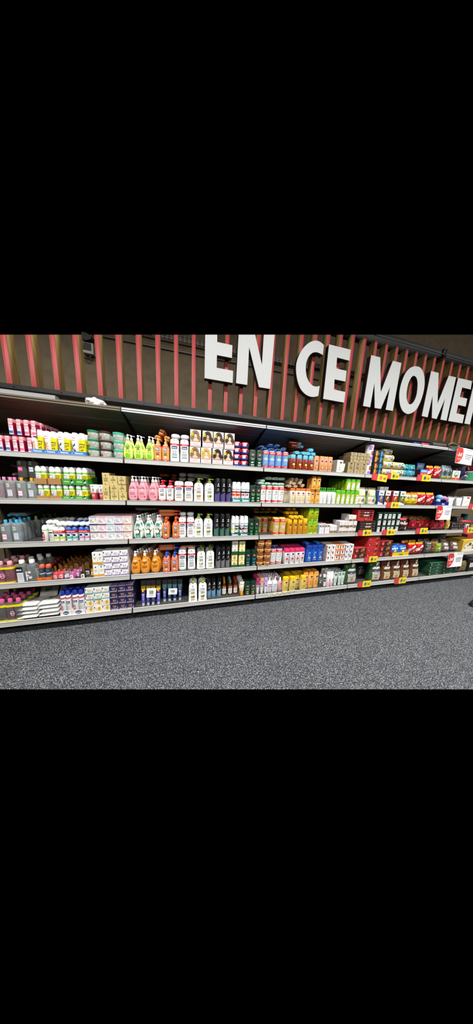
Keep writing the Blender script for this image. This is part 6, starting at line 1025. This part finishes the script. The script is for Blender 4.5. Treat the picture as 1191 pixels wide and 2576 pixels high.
WR = carton('#e8e6e2/c', side='#c4c2be/c', dr=.12, lab=[('e', .3, .86, .4, .09, '#c8383c'), ('l', -.3, .3, .45, .55, 2, '#d88a88'), ('e', -.4, .3, .08, .03, '#c84848'), ('e', .3, .2, .08, .03, '#b8b8b4'), ('e', .5, .5, .06, .03, '#a8a8a4')])
for i, px in enumerate((1131, 1146, 1161)):
    y = (.2, .17, .13)[i]; spawn(WR(.11, .135), 'gift_box', (Xpx(px, y, 1.3), y, LV[2]), 'thin white carton with red bow standing behind, %s from left' % ORD[i], 'box', 'white cartons with red bows')
spawn(WR(.16, .145), 'gift_box', (Xpx(1174, .03, 1.3), .04, LV[2]), 'large white carton with red bow at the front of the second shelf', 'box')
# middle shelf
blk('candy_bag', 'chocolate', 'clear bag of red wrapped sweets', 3, [(1092.5, 1108), (1108, 1123)], 1309, foil('#b83038', [('e', -.3, .4, .4, .2, '#d85058'), ('e', .3, .6, .3, .15, '#e07078'), ('e', .4, .25, .3, .12, '#9c1c28')], dr=.5, jit=.3), rows=1, group='bags of red sweets on the middle shelf')
blk('candy_bag', 'chocolate', 'gold foil bag beside the red sweets', 3, [(1123.5, 1134.5)], 1306, foil('#b8a048', [('e', 0, .4, .4, .2, '#e0d088')], dr=.6, jit=.3), wfix=.07)
AS = carton('#161314/c', dr=.8, lab=[('e', -.75+.5*i, .85-.32*j, .1, .08, ('#c8a078', '#d8c8b8', '#a85c50', '#b0a4b8')[(i+j) % 4]) for i in range(4) for j in range(3)])
B = blk('chocolate_box', 'chocolate', 'black chocolate box with small sweets pattern', 3, [(1135.5, 1151.5), (1152, 1168.5)], 1315, AS, rows=2, group='black chocolate boxes on the middle shelf')
spawn(AS(.13, .075), 'chocolate_box', (Xpx(1143, .1, 1.), .09, B['z']+B['h']+.002), 'black chocolate box raised on the black boxes below the sale sign', 'chocolate')
spawn(carton('#c83848/c', dr=.7)(.2, .024), 'chocolate_box', (Xpx(1167, .05, 1.), .085, B['z']+B['h']+.002), 'flat pinkish red box lying on the black chocolate boxes', 'chocolate')
spawn(carton('#e4e0e0/c', dr=.6, lab=[('e', .0, .6, .6, .22, '#283c8c'), ('l', -.5, .5, .15, .3, 2, GR)])(.06, .085), 'small_box', (Xpx(1175, .02, .9), .032, LV[3]), 'small white box with dark blue oval, middle shelf', 'box')
spawn(carton('#5a3a2a/c', side='#8a6a3c/c', dr=.8, lab=[('r', -.8, .8, .3, .6, '#b89058'), ('l', -.6, .6, .36, .54, 3, '#4a2c1c')])(.13, .125), 'chocolate_box', (Xpx(1189, .03, .9)+.02, .085, LV[3]), 'brown chocolate box at the right edge of the middle shelf', 'chocolate')
spawn(bottle('canister', '#2c6a74', '#1c444c', dr=1)(.08, .2), 'sweets_tin', (Xpx(1172, .28, 1.), .3, LV[3]), 'dark teal tin at the back of the middle shelf', 'sweets')
# fourth shelf
def cone(c, dots): return foil(c, [('e', -.6+.3*i+.15*(j % 2), .4+.14*j, .09, .035, dots) for i in range(5) for j in range(4)], dr=.6, jit=.15)
blk('treat_pouch', 'sweets', ['black and white spotted sweets bag', 'gold spotted sweets bag'], 4, [(1071.5, 1086), (1087, 1100.5)], 1362, [cone('#4a4644', '#e4e0da'), cone('#6a4c28', '#d8a45c')], rows=2, group='spotted sweets bags')
blk('treat_pouch', 'sweets', 'small green pouch beside the spotted bags', 4, [(1101, 1114)], 1368, foil('#8aa838', [('e', 0, .4, .4, .2, '#d4dca0'), ('t', 'eco', 0, .4, .14, '#4a5c20', .5)], dr=.5))
blk('treat_pouch', 'sweets', 'clear bag with white label and brown sweets', 4, [(1116.5, 1135.5), (1139, 1158.5)], 1364, foil('#6a5a50', [('r', -.6, .6, .3, .55, '#e4ddd4'), ('e', 0, .2, .6, .12, '#a8685a'), ('e', -.2, .75, .4, .1, '#c8c4c0')], dr=.5, jit=.25), rows=2, group='clear sweets bags on the fourth shelf')
YX = carton('#d8b03c/c', side='#c09830/c', top='#e0b848/c', dr=.7, lab=[('p', [(-.95, .05), (.95, .05), (.95, .85), (.2, .85), (-.6, .6)], '#e8e0cc'), ('e', -.6, .3, .08, .06, '#7a3c2c'), ('e', -.2, .5, .08, .06, '#7a3c2c'), ('e', .1, .62, .2, .14, '#5a5c38'), ('e', .5, .5, .1, .07, '#7a3c2c'), ('e', .6, .3, .1, .07, '#7a3c2c')])
blk('biscuit_box', 'biscuits', 'large yellow biscuit box', 4, [(1161, 1195)], 1358, YX)
spawn(carton('#b83a34/c', dr=.5)(.16, .2), 'biscuit_box', (Xpx(1187, .24, .6), .3, LV[4]), 'tall red box behind the large yellow biscuit box', 'biscuits')
# bottom shelf
GC = carton('#17392a/c', top='#1f5a3a/c', side='#1c4c32/c', dr=.9, lab=[('r', -1, 1, .93, 1, '#2f7a50'), ('r', -1, 1, 0, .05, '#2f7a50'), ('e', -.85, .55, .06, .22, '#c8c87c'), ('e', .2, .5, .16, .2, '#5a8a6c'), ('l', -.5, .7, .25, .3, 2, '#7aa088')])
blk('mint_chocolate_box', 'chocolate', 'flat dark green chocolate box', 5, [(1078, 1111.5), (1112.5, 1146)], 1416, GC, tiers=4, rows=1, group='flat green chocolate boxes', jit=.006, rotj=.03, d=.2)
spawn(carton('#1c4a30/c', dr=.12)(.22, .25), 'mint_chocolate_box', (Xpx(1068, .3, .25), .42, LV[5]), 'tall green box standing behind the flat green boxes', 'chocolate')
blk('treat_pouch', 'sweets', 'gold bag with black oval', 5, [(1147, 1163)], 1415, foil('#9a8440', [('e', -.1, .4, .5, .22, '#1c1610'), ('e', .1, .75, .4, .08, '#d8cc98')], dr=.6, jit=.2))
blk('treat_pouch', 'sweets', 'dull gold bag without oval', 5, [(1163.5, 1175.5)], 1412, foil('#7a6c48', dr=.6, jit=.2))
blk('gift_box', 'box', 'black and white box at the right end', 5, [(1177, 1212)], 1406, carton('#1c1b1b/c', top='#3a3938/c', dr=.8, lab=[('r', -.95, .95, .36, .72, '#d8d2cc'), ('e', -.2, .54, .25, .14, '#a87a68'), ('l', -.8, .8, .16, .26, 2, '#6a6866')]))
# ================================================================== price tickets and sale signs
def ticket(lv, px0, px1, py0, py1, lab, circ='#2c3a2c', tilt=0, price='2'):
    Y = -.0075; a, b = atY(px0, (py0+py1)/2, Y), atY(px1, (py0+py1)/2, Y); w = b.x-a.x; x = (a.x+b.x)/2; zt_, zb_ = Zpy(py0, x, Y), Zpy(py1, x, Y); h = zt_-zb_
    t = root('price_ticket', (x, Y, zb_), lab, 'price ticket', 'red and yellow price tickets'); t.rotation_euler = (0, math.radians(tilt), 0)
    m = MB(); m.box(-w/2, -w*.14, -.0006, .0006, 0, h, '#c83440/c'); simple('red_half', m, parent=t)
    m = MB(); m.box(-w*.14, w/2, -.0007, .0007, 0, h*1.02, '#ecd422/c'); simple('yellow_half', m, parent=t)
    p = Print(lambda x_, z: -.0008, w/2, h); p.do([('l', -.85, -.4, .25, .75, 4, '#e8a0a4'), ('e', .16, .52, .2, .33, circ), ('o', .16, .52, .16, .26, '#d8dcc8'), ('t', price+'€', .66, .5, .4, '#a8742c', .2)]); simple('ticket_print', p, parent=t)
ticket(1, 936, 974.5, 1193, 1210, 'tilted price ticket below the snack canister, top shelf', '#d8604c', 5, '4')
ticket(1, 972.5, 1004.5, 1190, 1205.5, 'price ticket below the biscuit tubs, top shelf', price='2')
ticket(1, 1050, 1084, 1195, 1210.5, 'price ticket below the red chocolate bags, top shelf', price='2')
ticket(2, 973, 1004.5, 1263.5, 1278, 'price ticket below the nut packs, second shelf', '#2f6a48')
ticket(2, 1181, 1206, 1267, 1282, 'price ticket at the right edge of the second shelf', '#2f6a48')
ticket(3, 901.5, 934.5, 1333.5, 1348, 'price ticket below the chocolate assortments, middle shelf')
ticket(3, 963, 993.5, 1332, 1346.5, 'price ticket below the dark green boxes, middle shelf')
ticket(3, 1047.5, 1076, 1328.5, 1343, 'price ticket below the dark red bags, middle shelf', '#2f6a48')
ticket(3, 1168, 1194, 1327, 1340.5, 'price ticket at the right edge of the middle shelf', '#2f6a48')
ticket(4, 917.5, 949.5, 1400, 1414.5, 'price ticket below the red truffle boxes, fourth shelf')
ticket(5, 901.5, 933, 1462, 1477, 'price ticket between the green pet food bags, bottom shelf', '#2f6a48', price='5')
ticket(5, 994, 1022.5, 1453.5, 1468, 'price ticket below the brown pet food bags, bottom shelf', '#2f6a48', price='6')
for i, px in enumerate((679, 692, 705, 717, 729, 741)):
    p = atY(px, 1497.5-i*2.3, -.0065); m = MB(); m.box(-.018, .018, -.0006, .0006, -.011, .011, '#e4dfd4/c'); m.box(-.002, .016, -.0009, -.0006, -.009, .009, '#d8c43c/c')
    simple('shelf_label', m, 'small white and yellow shelf label on the bottom rail, %s from left' % ORD[i], 'shelf label', 'small shelf labels', loc=(p.x, -.0065, p.z))
def sale(px0, px1, py0, py1, skew, lab, Y=-.02):
    a, b = atY(px0, (py0+py1)/2, Y), atY(px1, (py0+py1)/2, Y); w = b.x-a.x; x = (a.x+b.x)/2; z1, z0 = Zpy(py0, x, Y), Zpy(py1, x, Y); h = z1-z0
    t = root('sale_sign', (x, Y, z0), lab, 'sale sign', 'sale signs')
    def fy(xx, z): return -.0006-.012*(1-z/h)**2
    m = MB(); n = 8; vs = [(sx*w/2, fy(0, h*j/n)+q, h*j/n) for q in (0, .0012) for j in range(n+1) for sx in (-1, 1)]; N = 2*(n+1)
    fs = [(2*j, 2*j+1, 2*j+3, 2*j+2) for j in range(n)]+[(N+2*j+2, N+2*j+3, N+2*j+1, N+2*j) for j in range(n)]+[(2*j, 2*j+2, N+2*j+2, N+2*j) for j in range(n)]+[(2*j+1, N+2*j+1, N+2*j+3, 2*j+3) for j in range(n)]+[(0, N, N+1, 1), (2*n, 2*n+1, N+2*n+1, N+2*n)]
    m.add(vs, fs, '#eeeef0/c', True); c = simple('card', m, parent=t)
    p = Print(fy, w/2, h, w*.06); arc = [(-1, 1), (-.4, 1), (-.29, .9), (-.22, .76), (-.2, .6), (-.22, .45), (-.31, .28), (-.48, .12), (-.72, .02), (-1, 0)]
    p.do([('p', [(q[0]*.99, .01+.98*q[1]) for q in arc]+[], '#cc3a34'), ('t', '-34', -.62, .55, .24, '#ffffff', .33), ('t', '%', -.32, .64, .08, '#ffffff', .06), ('l', -.85, -.35, .24, .32, 3, '#f0c0bc'), ('l', .2, .95, .92, .94, 1, '#7a7a80'), ('t', 'SUR UNE SELECTION', .52, .62, .075, '#3a3a40', .42), ('t', 'DE CHOCOLATS', .45, .5, .075, '#3a3a40', .36), ('t', 'DE PAQUES', .42, .38, .075, '#3a3a40', .3)])
    simple('sign_print', p, parent=c); m = MB(); m.box(-w*.06, w*.06, .0, .011, h*.96, h*1.01, '#d8d8da'); simple('clip', m, parent=t); t.rotation_euler = (0, math.radians(skew), 0)
sale(1146, 1189, 1128, 1168, 3, 'white and red sale sign hanging from the canopy')
sale(1098, 1135, 1272, 1307, 0, 'white and red sale sign below the toy eggs')
sale(1127, 1163, 1391, 1425, 0, 'white and red sale sign above the flat green chocolate boxes')
import collections
for k_, n_ in collections.Counter(ALL).items():
    if n_ > 1: print('DUPLICATE LABEL', n_, k_)
